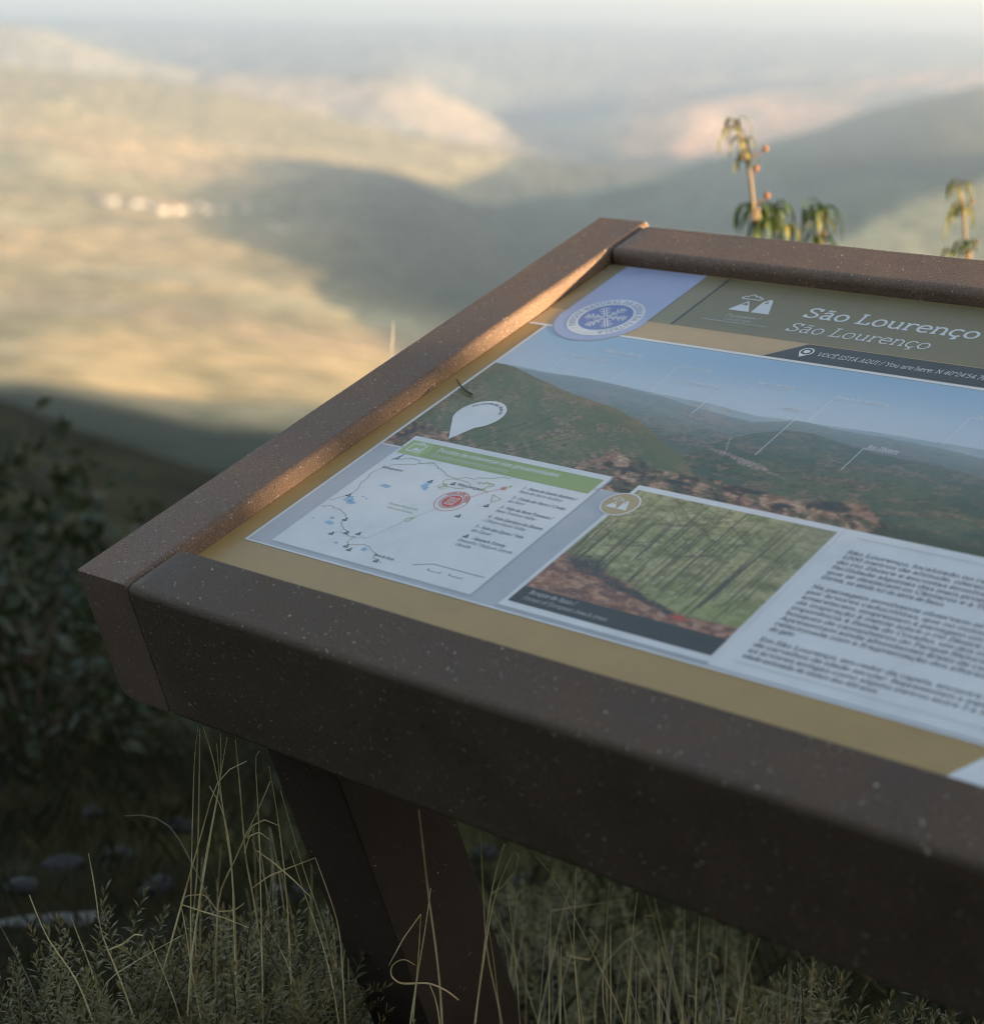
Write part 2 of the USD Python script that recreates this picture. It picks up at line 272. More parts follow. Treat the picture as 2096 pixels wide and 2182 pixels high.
M['plank'] = plastic('brown_plank', (.205, .132, .090), (.135, .088, .060), fleck=.042)
M['plank_shaded'] = plastic('brown_plank_shaded', (.112, .071, .044), (.067, .042, .026), fleck=.03)  # same brown plank, with the front's shade darkened into the colour
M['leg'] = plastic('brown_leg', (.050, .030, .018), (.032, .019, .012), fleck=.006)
def rounded(w0, w1, h0, h1, radii):
    """a section (w, h) with its own radius at each corner: (w0,h0), (w1,h0), (w1,h1), (w0,h1)"""
    pts = []
    for (cx, cy), (sx, sy), a0, r in zip(((w0, h0), (w1, h0), (w1, h1), (w0, h1)), ((1, 1), (-1, 1), (-1, -1), (1, -1)), (180, 270, 0, 90), radii):
        for a in np.radians(np.linspace(a0, a0 + 90, 7)):
            pts.append((cx + sx * r + r * math.cos(a), cy + sy * r + r * math.sin(a)))
    return np.array(pts)
def plank(section, l0, l1, along, segs=60, warp=0.0006, seed=0, er=.0015):
    """extrude the section from l0 to l1 along 'u' or 'v', ends eased, faces very slightly uneven"""
    k = len(section); c = section.mean(0)
    ls = np.concatenate([[l0, l0 + er * .3, l0 + er], np.linspace(l0, l1, segs)[1:-1], [l1 - er, l1 - er * .3, l1]])
    ins = np.concatenate([[er, er * .3, 0], np.zeros(segs - 2), [0, er * .3, er]])
    vs = []
    for l, i in zip(ls, ins):
        d = section - c; s = c + d * (1 - i / np.maximum(np.abs(d).max(0), 1e-6))
        q = np.column_stack([s[:, 0], np.full(k, l), s[:, 1]]) if along == 'v' else np.column_stack([np.full(k, l), s[:, 0], s[:, 1]])
        vs.append(q)
    v = np.vstack(vs)
    v = v + warp * 2 * (np.stack([meshkit.fbm(v * 9 + 3 * seed + 17 * j, 3, seed + j) for j in range(3)], -1) - .5)
    f = grid_faces(len(ls), k, wrap=True)
    ends = [[0, j, j + 1] for j in range(1, k - 1)] + [[(len(ls) - 1) * k, (len(ls) - 1) * k + j + 1, (len(ls) - 1) * k + j] for j in range(1, k - 1)]
    m = trimesh.Trimesh(v, np.vstack([f, ends]), process=False); m.fix_normals()
    return loc(m)
HT, HB, LEN = .0172, -.125, 1.26
# left plank runs the whole depth; the long planks butt against it with a thin open joint
obj('frame_plank', plank(rounded(-.0708, 0, HB, HT, (.014, .006, .0065, .002)), -.0902, .7155, 'v', seed=1), M['plank'], sign, smooth=35, label='left end plank of the frame, catching warm light on its inner edge')
obj('frame_plank', plank(rounded(-.0925, -.0240, HB, HT, (.008, .006, .005, .008)), .0028, LEN, 'u', seed=2, segs=90, er=.0035), M['plank_shaded'], sign, smooth=35, label='near front plank of the frame, its face in deep shade')
obj('frame_plank', plank(rounded(.6365, .7055, HB, HT, (.008, .008, .004, .009)), .0028, LEN, 'u', seed=3, segs=90, er=.0035), M['plank'], sign, smooth=35, label='far plank of the frame')
obj('frame_plank', plank(rounded(LEN + .0014, LEN + .071, HB, HT, (.014, .006, .005, .006)), -.0902, .7155, 'v', seed=4), M['plank'], sign, smooth=35)
def leg(u0, v0):
    s = rounded(u0, u0 + .095, v0, v0 + .115, (.0012,) * 4); k = len(s); hs = np.linspace(-.014, -1.02, 40)
    v = np.vstack([np.column_stack([s[:, 0] + .075 * (-h - .10), s[:, 1], np.full(k, h)]) for h in hs])
    v = v + .0012 * (np.stack([meshkit.fbm(v * 8 + 5 * j, 3, 40 + j) for j in range(3)], -1) - .5)
    e = [[0, j, j + 1] for j in range(1, k - 1)] + [[39 * k, 39 * k + j + 1, 39 * k + j] for j in range(1, k - 1)]
    m = trimesh.Trimesh(v, np.vstack([grid_faces(40, k, wrap=True), e]), process=False); m.fix_normals(); return loc(m)
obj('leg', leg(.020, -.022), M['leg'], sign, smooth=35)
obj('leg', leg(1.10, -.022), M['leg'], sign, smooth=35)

# ---- print: thin sheets, each a little above the one below
def printed(name, color, rough=0.38, grain=0.06):
    return mat('print_' + name, {
        't': ('texture_coordinate', {}), 'n': ('noise_texture', {'scale': 26.0, 'detail': 5.0, 'roughness': 0.6}),
        'r': ('rgb_ramp', {'ramp': [(0.3, tuple(c * (1 - grain) for c in color)), (0.7, tuple(min(1, c * (1 + grain)) for c in color))]}),
        'w': ('wave_texture', {'scale': 75.0, 'distortion': 0.6, 'bands_direction': 'y'}), 'b': ('bump', {'strength': 0.06, 'distance': 0.0006}),
        'rr': ('map_range', {'from_min': 0.3, 'from_max': 0.7, 'to_min': rough - .05, 'to_max': rough + .08}),
        'p': ('principled_bsdf', {'specular_ior_level': 0.5, 'coat_weight': 0.10, 'coat_roughness': 0.22})},
        [('t.object', 'n.vector'), ('n.fac', 'r.fac'), ('r.color', 'p.base_color'), ('t.object', 'w.vector'), ('w.fac', 'b.height'), ('b.normal', 'p.normal'), ('n.fac', 'rr.value'), ('rr.result', 'p.roughness')])
M['picture'] = mat('print_picture', {'a': ('attribute', {'attribute': 'paint'}), 'p': ('principled_bsdf', {'roughness': 0.38, 'coat_weight': 0.10, 'coat_roughness': 0.22})}, [('a.color', 'p.base_color')])
INK = dict(gold=(.36, .235, .085), olive=(.205, .172, .092), olive2=(.25, .21, .115), tan=(.45, .315, .165), white=(.66, .66, .65), grey=(.43, .44, .455), band=(.36, .40, .56),
           dark=(.048, .051, .046), navy=(.15, .20, .40), green=(.29, .36, .135), green2=(.36, .45, .18), red=(.55, .075, .05), black=(.06, .06, .06), pale=(.52, .52, .49),
           lake=(.28, .43, .57), road=(.32, .31, .20), shadow=(.35, .36, .375), sage=(.36, .42, .24), line=(.39, .40, .42), ring=(.42, .32, .165), caption=(.44, .44, .42), callout=(.70, .73, .74), words=(.115, .115, .115))
for k, c in INK.items(): M['ink_' + k] = printed(k, c)
def flat(shape, h):
    shape = shape if isinstance(shape, (list, tuple)) else [shape]; vs, fs, n = [], [], 0
    for s in shape:
        for g in getattr(s, 'geoms', [s]):
            if g.is_empty or g.geom_type != 'Polygon' or g.area < 1e-12: continue
            v, f = trimesh.creation.triangulate_polygon(g, engine='earcut')
            if len(f): vs.append(v); fs.append(np.asarray(f) + n); n += len(v)
    v = np.vstack(vs); f = np.vstack(fs)
    d1, d2 = v[f[:, 1]] - v[f[:, 0]], v[f[:, 2]] - v[f[:, 0]]
    flip = d1[:, 0] * d2[:, 1] - d1[:, 1] * d2[:, 0] < 0
    f[flip] = f[flip][:, ::-1]
    return trimesh.Trimesh(np.column_stack([v[:, 0], v[:, 1], np.full(len(v), h)]) - SH, f, process=False)
def R(x0, y0, x1, y1): return sbox(x0 / 1000, y0 / 1000, x1 / 1000, y1 / 1000)
def mm_(pts): return [(a / 1000, b / 1000) for a, b in pts]
def strokes(lines, w): return unary_union([LineString(mm_(l)).buffer(w / 2000, cap_style=2, join_style=1, quad_segs=3) for l in lines])
def L_(i): return 0.0001 * i

# a small slab-serif alphabet: strokes on a grid where capitals are 1 tall and small letters .70
def arc(cx, cy, rx, ry, a0, a1, n=14):
    a = np.radians(np.linspace(a0, a1, n)); return [(cx + rx * math.cos(t), cy + ry * math.sin(t)) for t in a]
def cs(*p): return [tuple(q) for q in smoothline(p, 5)]
def sf(x, y, l=.11, r=.11): return [(x - l, y), (x + r, y)]
ST, SB = .955, .045
G = {}
def g(ch, adv, *lines): G[ch] = (adv, lines)
o_ = arc(.32, .35, .25, .325, 0, 360, 24); c_ = arc(.33, .35, .26, .325, 42, 318, 18)
a_ = [cs((.10, .56), (.18, .65), (.30, .675), (.42, .62), (.45, .50), (.45, .12), (.50, .04), (.60, .045)), cs((.45, .40), (.30, .40), (.15, .34), (.10, .20), (.16, .06), (.28, .025), (.40, .08), (.45, .16))]
n_ = [[(.14, 0), (.14, .66)], [(.03, .655), (.14, .655)], sf(.14, SB), arc(.345, .43, .205, .235, 180, 0), [(.55, .43), (.55, 0)], sf(.55, SB)]
u_ = [[(.13, .70), (.13, .25)], [(.02, .655), (.13, .655)], arc(.33, .27, .20, .24, 180, 360), [(.53, .70), (.53, .04)], [(.42, .655), (.53, .655)], [(.53, SB), (.64, SB)]]
e_ = [[(.08, .37), (.57, .37)], arc(.325, .35, .25, .325, 0, 318, 20)]
g('a', .64, *a_); g('ã', .64, *a_, cs((.14, .83), (.23, .90), (.33, .85), (.43, .92))); g('á', .64, *a_, [(.26, .80), (.38, .96)]); g('à', .64, *a_, [(.36, .80), (.22, .96)]); g('â', .64, *a_, [(.16, .82), (.28, .95), (.40, .82)])
g('o', .66, o_); g('ó', .66, o_, [(.28, .80), (.40, .96)]); g('õ', .66, o_, cs((.16, .83), (.25, .90), (.35, .85), (.46, .92))); g('ô', .66, o_, [(.20, .82), (.32, .95), (.44, .82)])
g('c', .60, c_); g('ç', .60, c_, cs((.34, .02), (.36, -.06), (.44, -.12), (.40, -.21), (.26, -.22)))
g('n', .70, *n_); g('u', .70, *u_); g('ú', .70, *u_, [(.28, .80), (.40, .96)]); g('e', .64, *e_); g('é', .64, *e_, [(.28, .80), (.40, .96)]); g('ê', .64, *e_, [(.20, .82), (.32, .95), (.44, .82)])
g('r', .54, [(.14, 0), (.14, .66)], [(.03, .655), (.14, .655)], [(.03, SB), (.28, SB)], cs((.14, .40), (.20, .56), (.30, .65), (.42, .665), (.48, .63), (.485, .54)))
g('m', 1.04, *n_, arc(.755, .43, .205, .235, 180, 0), [(.96, .43), (.96, 0)], sf(.96, SB, .1, .08))
g('i', .34, [(.16, 0), (.16, .66)], [(.05, .655), (.16, .655)], sf(.16, SB), [(.16, .82), (.16, .94)]); g('í', .34, [(.16, 0), (.16, .66)], [(.05, .655), (.16, .655)], sf(.16, SB), [(.13, .80), (.25, .96)])
g('l', .34, [(.16, 0), (.16, 1.0)], [(.05, .985), (.16, .985)], sf(.16, SB)); g('t', .46, [(.20, .90), (.20, .15)], cs((.20, .18), (.23, .06), (.32, .03), (.43, .08)), [(.06, .655), (.42, .655)])
g('d', .72, arc(.31, .35, .24, .325, 0, 360, 22), [(.56, 1.0), (.56, .02)], [(.45, .985), (.56, .985)], [(.56, SB), (.67, SB)]); g('b', .70, arc(.38, .35, .24, .325, 0, 360, 22), [(.14, 1.0), (.14, .02)], [(.03, .985), (.14, .985)])
g('p', .70, arc(.38, .35, .24, .325, 0, 360, 22), [(.14, .66), (.14, -.28)], [(.03, .655), (.14, .655)], sf(.14, -.24)); g('q', .70, arc(.31, .35, .24, .325, 0, 360, 22), [(.56, .68), (.56, -.28)], sf(.56, -.24))
g('g', .68, arc(.31, .36, .24, .31, 0, 360, 22), [(.55, .68), (.55, 0)], cs((.55, .02), (.52, -.18), (.34, -.26), (.12, -.20)))
g('h', .70, [(.14, 0), (.14, 1.0)], [(.03, .985), (.14, .985)], sf(.14, SB), arc(.345, .43, .205, .235, 180, 0), [(.55, .43), (.55, 0)], sf(.55, SB))
g('s', .54, cs((.46, .55), (.38, .65), (.26, .675), (.13, .60), (.14, .46), (.30, .36), (.45, .26), (.44, .10), (.28, .025), (.14, .06), (.08, .16)))
g('v', .62, [(.10, .66), (.31, .03), (.53, .66)], sf(.10, .655, .1, .1), sf(.53, .655, .1, .1)); g('x', .62, [(.10, .66), (.52, .04)], [(.52, .66), (.10, .04)], sf(.10, SB), sf(.52, SB)); g('z', .58, [(.09, .655), (.48, .655), (.09, .045), (.50, .045)])
g('y', .62, [(.10, .66), (.32, .08)], [(.54, .66), (.28, -.12), (.20, -.24), (.08, -.24)], sf(.10, .655), sf(.54, .655)); g('f', .44, cs((.42, .95), (.30, .985), (.20, .90), (.19, .75)), [(.19, .76), (.19, 0)], sf(.19, SB), [(.06, .655), (.38, .655)]); g('j', .36, cs((.20, .66), (.20, -.10), (.14, -.24), (.0, -.24)), [(.06, .655), (.20, .655)], [(.20, .82), (.20, .94)]); g('k', .68, [(.14, 0), (.14, 1.0)], [(.14, .3), (.5, .66)], [(.28, .42), (.56, .04)], sf(.14, SB), sf(.55, SB))
S_ = cs((.56, .76), (.50, .90), (.34, .965), (.17, .90), (.11, .76), (.18, .62), (.35, .52), (.54, .40), (.58, .24), (.48, .08), (.31, .035), (.16, .09), (.09, .24)); g('S', .70, S_, [(.57, .98), (.57, .72)], [(.09, .02), (.09, .28)])
g('L', .70, [(.20, 0), (.20, 1)], sf(.20, ST, .14, .14), [(.06, SB), (.60, SB), (.60, .26)]); g('N', .88, [(.18, 0), (.18, .96), (.70, .04), (.70, 1)], sf(.18, SB), [(.05, ST), (.20, ST)], sf(.70, ST))
g('P', .70, [(.20, 0), (.20, 1)], sf(.20, SB, .14, .14), [(.06, ST), (.38, ST)] + arc(.38, .71, .21, .245, 90, -90) + [(.20, .465)]); g('R', .76, [(.20, 0), (.20, 1)], sf(.20, SB, .13, .13), [(.06, ST), (.38, ST)] + arc(.38, .72, .20, .235, 90, -90) + [(.20, .485)], [(.40, .485), (.62, .045), (.72, .045)])
g('E', .70, [(.20, 0), (.20, 1)], [(.06, ST), (.58, ST), (.58, .74)], [(.06, SB), (.60, SB), (.60, .26)], [(.20, .50), (.46, .50)]); G['Ê'] = (.70, list(G['E'][1]) + [[(.24, 1.10), (.36, 1.22), (.48, 1.10)]]); g('T', .74, [(.37, 0), (.37, 1)], [(.08, .74), (.08, ST), (.66, ST), (.66, .74)], sf(.37, SB, .14, .14)); g('F', .66, [(.20, 0), (.20, 1)], [(.06, ST), (.58, ST), (.58, .74)], sf(.20, SB, .14, .14), [(.20, .50), (.46, .50)])
g('A', .84, [(.12, .03), (.41, 1.0), (.70, .03)], [(.22, .34), (.60, .34)], sf(.12, SB), sf(.70, SB)); G['Á'] = (.84, list(G['A'][1]) + [[(.38, 1.10), (.50, 1.26)]]); g('V', .82, [(.12, .96), (.41, .02), (.70, .96)], sf(.12, ST), sf(.70, ST)); g('O', .86, arc(.42, .5, .33, .465, 0, 360, 28)); g('Q', .86, arc(.42, .5, .33, .465, 0, 360, 28), [(.44, .22), (.74, -.06)])
g('H', .88, [(.18, 0), (.18, 1)], [(.70, 0), (.70, 1)], [(.18, .5), (.70, .5)], sf(.18, SB), sf(.70, SB), sf(.18, ST), sf(.70, ST)); g('C', .78, arc(.43, .5, .34, .465, 42, 318, 22), [(.70, .70), (.70, .98)]); g('G', .82, arc(.43, .5, .34, .465, 42, 330, 22), [(.72, .12), (.72, .45), (.48, .45)]); g('D', .82, [(.20, 0), (.20, 1)], [(.06, ST), (.36, ST)] + arc(.36, .5, .34, .455, 90, -90) + [(.06, SB)]); g('B', .74, [(.20, 0), (.20, 1)], [(.06, ST), (.38, ST)] + arc(.38, .74, .19, .215, 90, -90) + [(.20, .525)], arc(.40, .285, .22, .24, 90, -90) + [(.06, SB)])
g('U', .84, [(.18, .96), (.18, .32)], arc(.42, .32, .24, .285, 180, 360), [(.66, .32), (.66, .96)], sf(.18, ST), sf(.66, ST)); g('I', .40, [(.20, 0), (.20, 1)], sf(.20, ST, .14, .14), sf(.20, SB, .14, .14)); g('Y', .80, [(.10, .96), (.40, .45), (.70, .96)], [(.40, .48), (.40, 0)], sf(.10, ST), sf(.70, ST), sf(.40, SB)); g('Z', .70, [(.12, .78), (.12, ST), (.58, ST), (.10, SB), (.60, SB), (.60, .24)]); g('M', 1.0, [(.18, 0), (.18, .96), (.50, .2), (.82, .96), (.82, 0)], sf(.18, SB), sf(.82, SB))
g('0', .66, arc(.32, .5, .24, .465, 0, 360, 24)); g('1', .5, [(.14, .80), (.28, .95), (.28, 0)], sf(.28, SB, .14, .14)); g('2', .64, cs((.10, .76), (.18, .92), (.32, .965), (.50, .88), (.52, .70), (.38, .46), (.10, .06)), [(.09, SB), (.56, SB)]); g('3', .62, cs((.10, .90), (.30, .965), (.48, .84), (.46, .62), (.26, .52)), cs((.26, .52), (.50, .42), (.53, .20), (.36, .04), (.09, .08))); g('4', .68, [(.46, 0), (.46, .97), (.08, .28), (.62, .28)]); g('5', .62, [(.52, ST), (.16, ST), (.14, .56)], cs((.14, .56), (.30, .62), (.48, .52), (.52, .30), (.40, .08), (.22, .03), (.08, .08))); g('7', .60, [(.08, ST), (.54, ST), (.24, 0)]); g('9', .64, arc(.32, .66, .23, .30, 0, 360, 20), cs((.55, .66), (.50, .30), (.36, .06), (.16, .04)))
g('.', .26, [(.07, .06), (.19, .06)]); g(',', .26, [(.14, .10), (.08, -.12)]); g(':', .28, [(.08, .06), (.20, .06)], [(.08, .60), (.20, .60)]); g('/', .50, [(.06, -.12), (.42, 1.08)]); g('-', .44, [(.08, .36), (.36, .36)]); g('°', .42, arc(.2, .82, .12, .14, 0, 360, 12)); g("'", .22, [(.10, 1.0), (.09, .72)]); g(' ', .30)
gcache = {}
def glyph(ch, w):
    if (ch, w) not in gcache:
        q = 3 if w < .2 else 2
        gcache[(ch, w)] = unary_union([LineString(l).buffer(w / 2, cap_style=2, join_style=1, quad_segs=q) for l in G[ch][1]]).simplify(.012) if G[ch][1] else None
    return gcache[(ch, w)]
def text(s, x, y, cap, w=.10, slant=0.0, width=None, space=0.0):
    """flat lettering (mm): left end x, baseline y, capitals cap tall; width squeezes it to an exact length"""
    adv = sum(G[c][0] + space for c in s); k = cap if width is None else width / adv; out, at = [], 0.0
    for c in s:
        p = glyph(c, w)
        if p is not None: out.append(affinity.affine_transform(p, [k / 1000, slant * cap / 1000, 0, cap / 1000, (x + at * k) / 1000, y / 1000]))
        at += G[c][0] + space
    return out
def ring_text(s, cx, cy, r, cap, a0, a1, w=.16):
    adv = sum(G[c][0] for c in s); out, at = [], 0.0
    k = math.radians(abs(a1 - a0)) * r / adv
    for c in s:
        p = glyph(c, w); mid = at + G[c][0] / 2
        if p is not None:
            a = a0 + (a1 - a0) * mid / adv
            p = affinity.affine_transform(p, [k / 1000, 0, 0, cap / 1000, -G[c][0] * k / 2000, 0])
            p = affinity.rotate(p, a - 90, origin=(0, 0)); t = math.radians(a)
            out.append(affinity.translate(p, (cx + r * math.cos(t)) / 1000, (cy + r * math.sin(t)) / 1000))
        at += G[c][0]
    return out
def circ(x, y, r, n=24): return Point(x / 1000, y / 1000).buffer(r / 1000, quad_segs=n)

board = trimesh.creation.box(bounds=[[.0008, -.0232, -.012], [LEN - .0008, .6357, 0]])
panel = obj('panel', loc(board), M['ink_gold'], sign)
def ink(name, shape, h, color, label=None): return obj(name, flat(shape, L_(h)), M['ink_' + color], panel, label=label)
XR = 1256
# header
ink('header_strip', R(3, 522, 162, 634), 1, 'olive2'); ink('header_strip', R(162, 522, XR, 634), 1, 'olive', 'olive title strip'); ink('header_line', R(161, 522, 164, 634), 2, 'dark')
ink('border_strip', R(3, 486, XR, 521.7), 1, 'tan')
ink('location_strip', Polygon(mm_([(297, 487.2), (329, 520.5), (XR, 520.5), (XR, 487.2)])), 2, 'dark')
# panorama (a printed photograph, its colours from dabs of noise)
def fb(u, v, s, seed, oct=4, sv=None): return meshkit.fbm(np.stack([u * s, v * (sv or s), 0 * u + seed * 1.7], -1), oct, seed)
def mixc(a, b, t): return a + (np.asarray(b) - a) * np.clip(t, 0, 1)[..., None]
def sm(x, a, b): t = np.clip((x - a) / (b - a), 0, 1); return t * t * (3 - 2 * t)
def tex(u, v, su, sv, seed, oct=6, warp=0.0, rot=0.0):
    c, n = math.cos(rot), math.sin(rot); u, v = u * c - v * n, u * n + v * c
    if warp: u, v = u + warp * (fb(u, v, .06, seed + 70, 4) - .5), v + warp * (fb(u, v, .06, seed + 71, 4) - .5)
    return meshkit.fbm(np.stack([u * su, v * sv, 0 * u + seed * 1.7], -1), oct, seed)
def panorama():
    us = np.arange(28, 901, 1.05); vs = np.arange(214, 482.5, 1.05); u, v = np.meshgrid(us, vs, indexing='ij')
    jag = 5 * (tex(u, v, .07, .07, 1) - .5); fine = tex(u, v, .30, .42, 2, 4); grit = tex(u, v, .7, 1.0, 3, 2); bush = sm(tex(u, v, .22, .40, 5, 3), .42, .62)
    def ground(c0, c1, c2, c3, seed, su, sv, rot):
        """scrubby slope: four tones woven over several scales, with little bush shadows"""
        a, b_, c_ = tex(u, v, su, sv, seed, 6, 22, rot), tex(u, v, su * 2.7, sv * 2.7, seed + 1, 5, 10, rot), tex(u, v, su * 7, sv * 7, seed + 2, 4, 4, rot)
        col = mixc(np.broadcast_to(np.array(c0), u.shape + (3,)), c1, sm(a, .34, .66)); col = mixc(col, c2, sm(b_, .44, .70) * .75); col = mixc(col, c3, sm(c_, .50, .72) * .7)
        return col * (.62 + .76 * (.5 * grit + .5 * c_)[..., None]) * (1 - .38 * (bush * sm(b_, .3, .6)))[..., None]
    col = mixc(np.broadcast_to(np.array([.50, .56, .60]), u.shape + (3,)), (.29, .43, .55), sm(v, 385, 480)) * (1 + .02 * (fine[..., None] - .5))
    sky1 = np.interp(u, [28, 61, 98, 151, 187, 239, 305, 356, 402, 442, 485, 528, 581, 700, 900], [395, 395, 393, 394, 392, 388, 386, 379, 383, 383, 386, 386, 387, 384, 388]) + jag * .2
    col = np.where((v < sky1)[..., None], mixc(np.broadcast_to(np.array([.335, .40, .42]), u.shape + (3,)), (.40, .43, .42), sm(tex(u, v, .05, .16, 7), .4, .6)), col)
    gm = ground((.12, .145, .10), (.20, .19, .125), (.25, .19, .14), (.09, .115, .08), 6, .020, .05, .25)
    for (ridge, k) in (([28, 100, 151, 200, 250, 305, 360, 402, 446, 488, 532, 600, 900], [393, 392, 394, 390, 384, 374, 368, 383, 379, 380, 379, 373, 368]), ([28, 150, 200, 250, 305, 360, 420, 500, 600, 900], [300, 372, 377, 368, 352, 345, 352, 350, 345, 340])):
        e = np.interp(u, ridge, k) + jag * .5; col = np.where((v < e)[..., None], mixc(gm, (.30, .36, .37), sm(v, 300, 392) * .66 + .10 * sm(v - e, -10, 0)), col)
    pal = sm(tex(u, v, .03, .10, 61, 5, 14, .3), .56, .66) * sm(u, 150, 220) * (1 - sm(u, 330, 380)) * sm(v, 340, 365); col = np.where((v < sky1)[..., None], mixc(col, (.36, .30, .27), pal * .5), col)
    fo = np.interp(u, [28, 330, 345, 372, 400, 430, 470, 500, 560, 600, 900], [200, 262, 318, 348, 364, 366, 357, 352, 350, 345, 330]) + jag * .8
    gf = ground((.075, .105, .065), (.13, .145, .08), (.25, .18, .11), (.05, .07, .048), 9, .022, .06, -.15); gf = mixc(gf, (.23, .28, .27), sm(v, 285, 372) * .42)
    col = np.where((v < fo)[..., None], gf, col)
    for cx, cy, rx, ry, k in ((402, 301, 22, 5.5, .9), (372, 309, 24, 3.2, .75), (430, 293, 18, 2.4, .5), (300, 360, 20, 2.2, .7), (470, 330, 14, 1.3, .4)):
        d = ((u - cx) / rx)**2 + ((v - cy + .2 * (u - cx)) / ry)**2; w = sm(-d + 1.5 * (fine - .5), -1.2, -.3) * sm(grit, .32, .5)
        sp = np.where((tex(u, v, .9, 1.1, 64, 1) > .52)[..., None], np.array([.46, .37, .34]), np.array([.34, .21, .16])); col = col * (1 - w[..., None] * k) + sp * w[..., None] * k
    rd = np.abs(u - np.interp(v, [300, 318, 325, 340], [372, 366, 362, 357]) - .6 * np.sin(v)) < .75; col = np.where((rd & (v > 308) & (v < 338))[..., None], col * .4 + np.array([.42, .37, .32]) * .6, col)
    nh = np.interp(u, [28, 54, 114, 160, 218, 259, 304, 340, 360, 400], [395, 393, 374, 361, 350, 334, 308, 289, 272, 240]) + jag * .7
    gn = ground((.12, .135, .06), (.20, .18, .085), (.33, .225, .14), (.075, .095, .045), 12, .022, .055, .62); gn = mixc(gn, (.27, .18, .075), sm(v - nh, -26, 0) * .5); gn = mixc(gn, (.10, .13, .06), sm(tex(u, v, .015, .03, 66, 4, 20), .5, .62) * .5)
    for (x0, y0, nx, ny, ya, yb) in ((131, 244, .88, -.42, 240, 320), (160, 246, .78, -.62, 246, 298), (120, 262, .80, -.60, 255, 300), (185, 262, .70, -.70, 250, 290)):
        dl = np.abs((u - x0) * nx + (v - y0) * ny + 5 * (fine - .5)); gn = gn * (1 - .55 * (sm(-dl, -1.5, -.2) * ((v > ya) & (v < yb)) * sm(grit, .3, .5))[..., None])
    col = np.where((v < nh)[..., None], gn, col)
    rk = np.interp(u, [28, 45, 70, 92, 112, 140, 215, 243, 268, 300, 330, 382, 430, 470, 500, 530, 560, 600, 900], [268, 268, 258, 268, 236, 226, 226, 243, 282, 276, 266, 270, 266, 264, 270, 280, 258, 238, 232]) + 3 * jag
    ra, rb, rc = tex(u, v, .05, .11, 15, 6, 16, .3), tex(u, v, .085, .17, 16, 6, 14, .5), tex(u, v, .25, .5, 17, 5, 6)
    rr = mixc(np.broadcast_to(np.array([.37, .195, .115]), u.shape + (3,)), (.54, .34, .21), sm(rb, .44, .66)); rr = mixc(rr, (.60, .46, .34), sm(rc, .62, .75) * .6); rr = mixc(rr, (.10, .105, .05), sm(ra, .46, .60) * .85); rr = mixc(rr, (.045, .04, .032), sm(1 - rb, .54, .66) * .85); rr = rr * (.40 + .72 * rc[..., None])
    for cx, cy, rx, ry in ((505, 262, 26, 9), (430, 262, 14, 5), (300, 256, 16, 3), (360, 252, 20, 4), (468, 250, 12, 4)):
        sh = sm(-(((u - cx) / rx)**2 + ((v - cy) / ry)**2) + 1.6 * (rb - .5), -1.05, -.2); rr = mixc(rr, (.03, .034, .032), sh * .9)
    edge = sm(rk - v, -2, 4 + 4 * fine) * sm(rk - v + 18 * (ra - .5) + 14, 2, 10); col = mixc(col, 0, 0 * u) * (1 - edge[..., None]) + rr * edge[..., None]
    low = sm(u, 540, 580) * sm(250 - v + 2 * jag, -8, 6); col = mixc(col, (.06, .075, .04), low * .8) * (1 - .2 * low * (1 - grit))[..., None]
    m = trimesh.Trimesh(np.column_stack([u.ravel() / 1000, v.ravel() / 1000, np.full(u.size, L_(1))]) - SH, grid_faces(len(us), len(vs)), process=False)
    return m, np.clip(col.reshape(-1, 3), 0, 1)
pm, pc = panorama(); obj('panorama_print', pm, M['picture'], panel, paint=np.clip(pc, 0, 1))
white = [R(2, 482.2, XR, 486.4), R(24.8, 217, 28.3, 482.2)]
ink('white_rule', white, 2, 'white')
# names of the places in the panorama, each with its pointer
CALL = [('Penhas Douradas', 99, 429.5, 52, [(150, 428.4), (96, 428.4), (99, 394)]), ('Cabeço do Barrão', 126, 449.5, 50, [(126, 448.4), (177, 448.4), (177, 397)]), ('Cântaro Gordo', 227, 441, 39, [(266, 439.8), (226, 439.8), (230, 391)]), ('Vale de Amoreira', 250, 414.5, 45, [(250, 413.3), (295.5, 413.3), (296, 364)]),
        ('Serra do Ralo', 323, 433.6, 43, [(366, 432.3), (323, 432.3), (324, 387)]), ('Manteigas', 373, 397.5, 23, [(373, 396.2), (396.5, 396.2), (397, 316)]), ('Cabeço da Azinheira', 410, 430, 56, [(466, 428.8), (410, 428.8), (410, 384)]), ('Rio Zêzere', 485, 358, 30, [(516, 356.6), (483, 356.6), (483, 318)]), ('Corredor de Mouros', 546, 435.4, 56, [(602, 434), (545, 434), (544, 383)])]
for k_, (w_, x_, y_, l_, ln_) in enumerate(CALL):
    c_ = 'white' if w_ in ('Rio Zêzere', 'Manteigas') else 'callout'
    ink('place_name', text(w_, x_, y_, 5.0 if c_ == 'callout' else 5.6, .13, .12, width=l_), 3, c_); ink('place_pointer', strokes([ln_], .7), 2, c_)
# lower part: grey sheet, text sheet
ink('grey_sheet', [R(25, 29, 532, 217.5), R(290, 217.5, 327, 219)], 2, 'grey'); ink('text_sheet', R(532, 36, XR - 6, 236.4), 2, 'white')
ink('sheet_edge', [R(25, 29, XR - 6, 31), R(25, 31, 28, 217.5), R(327, 33.2, XR - 6, 36), R(25, 216.0, 300, 218.2)], 3, 'white'); ink('sheet_shadow_line', R(327, 31.0, XR - 6, 33.2), 3, 'shadow')
ink('corner_tab', Polygon(mm_([(748, -22), (770, 22), (XR - 6, 22), (XR - 6, -22)])), 2, 'white')
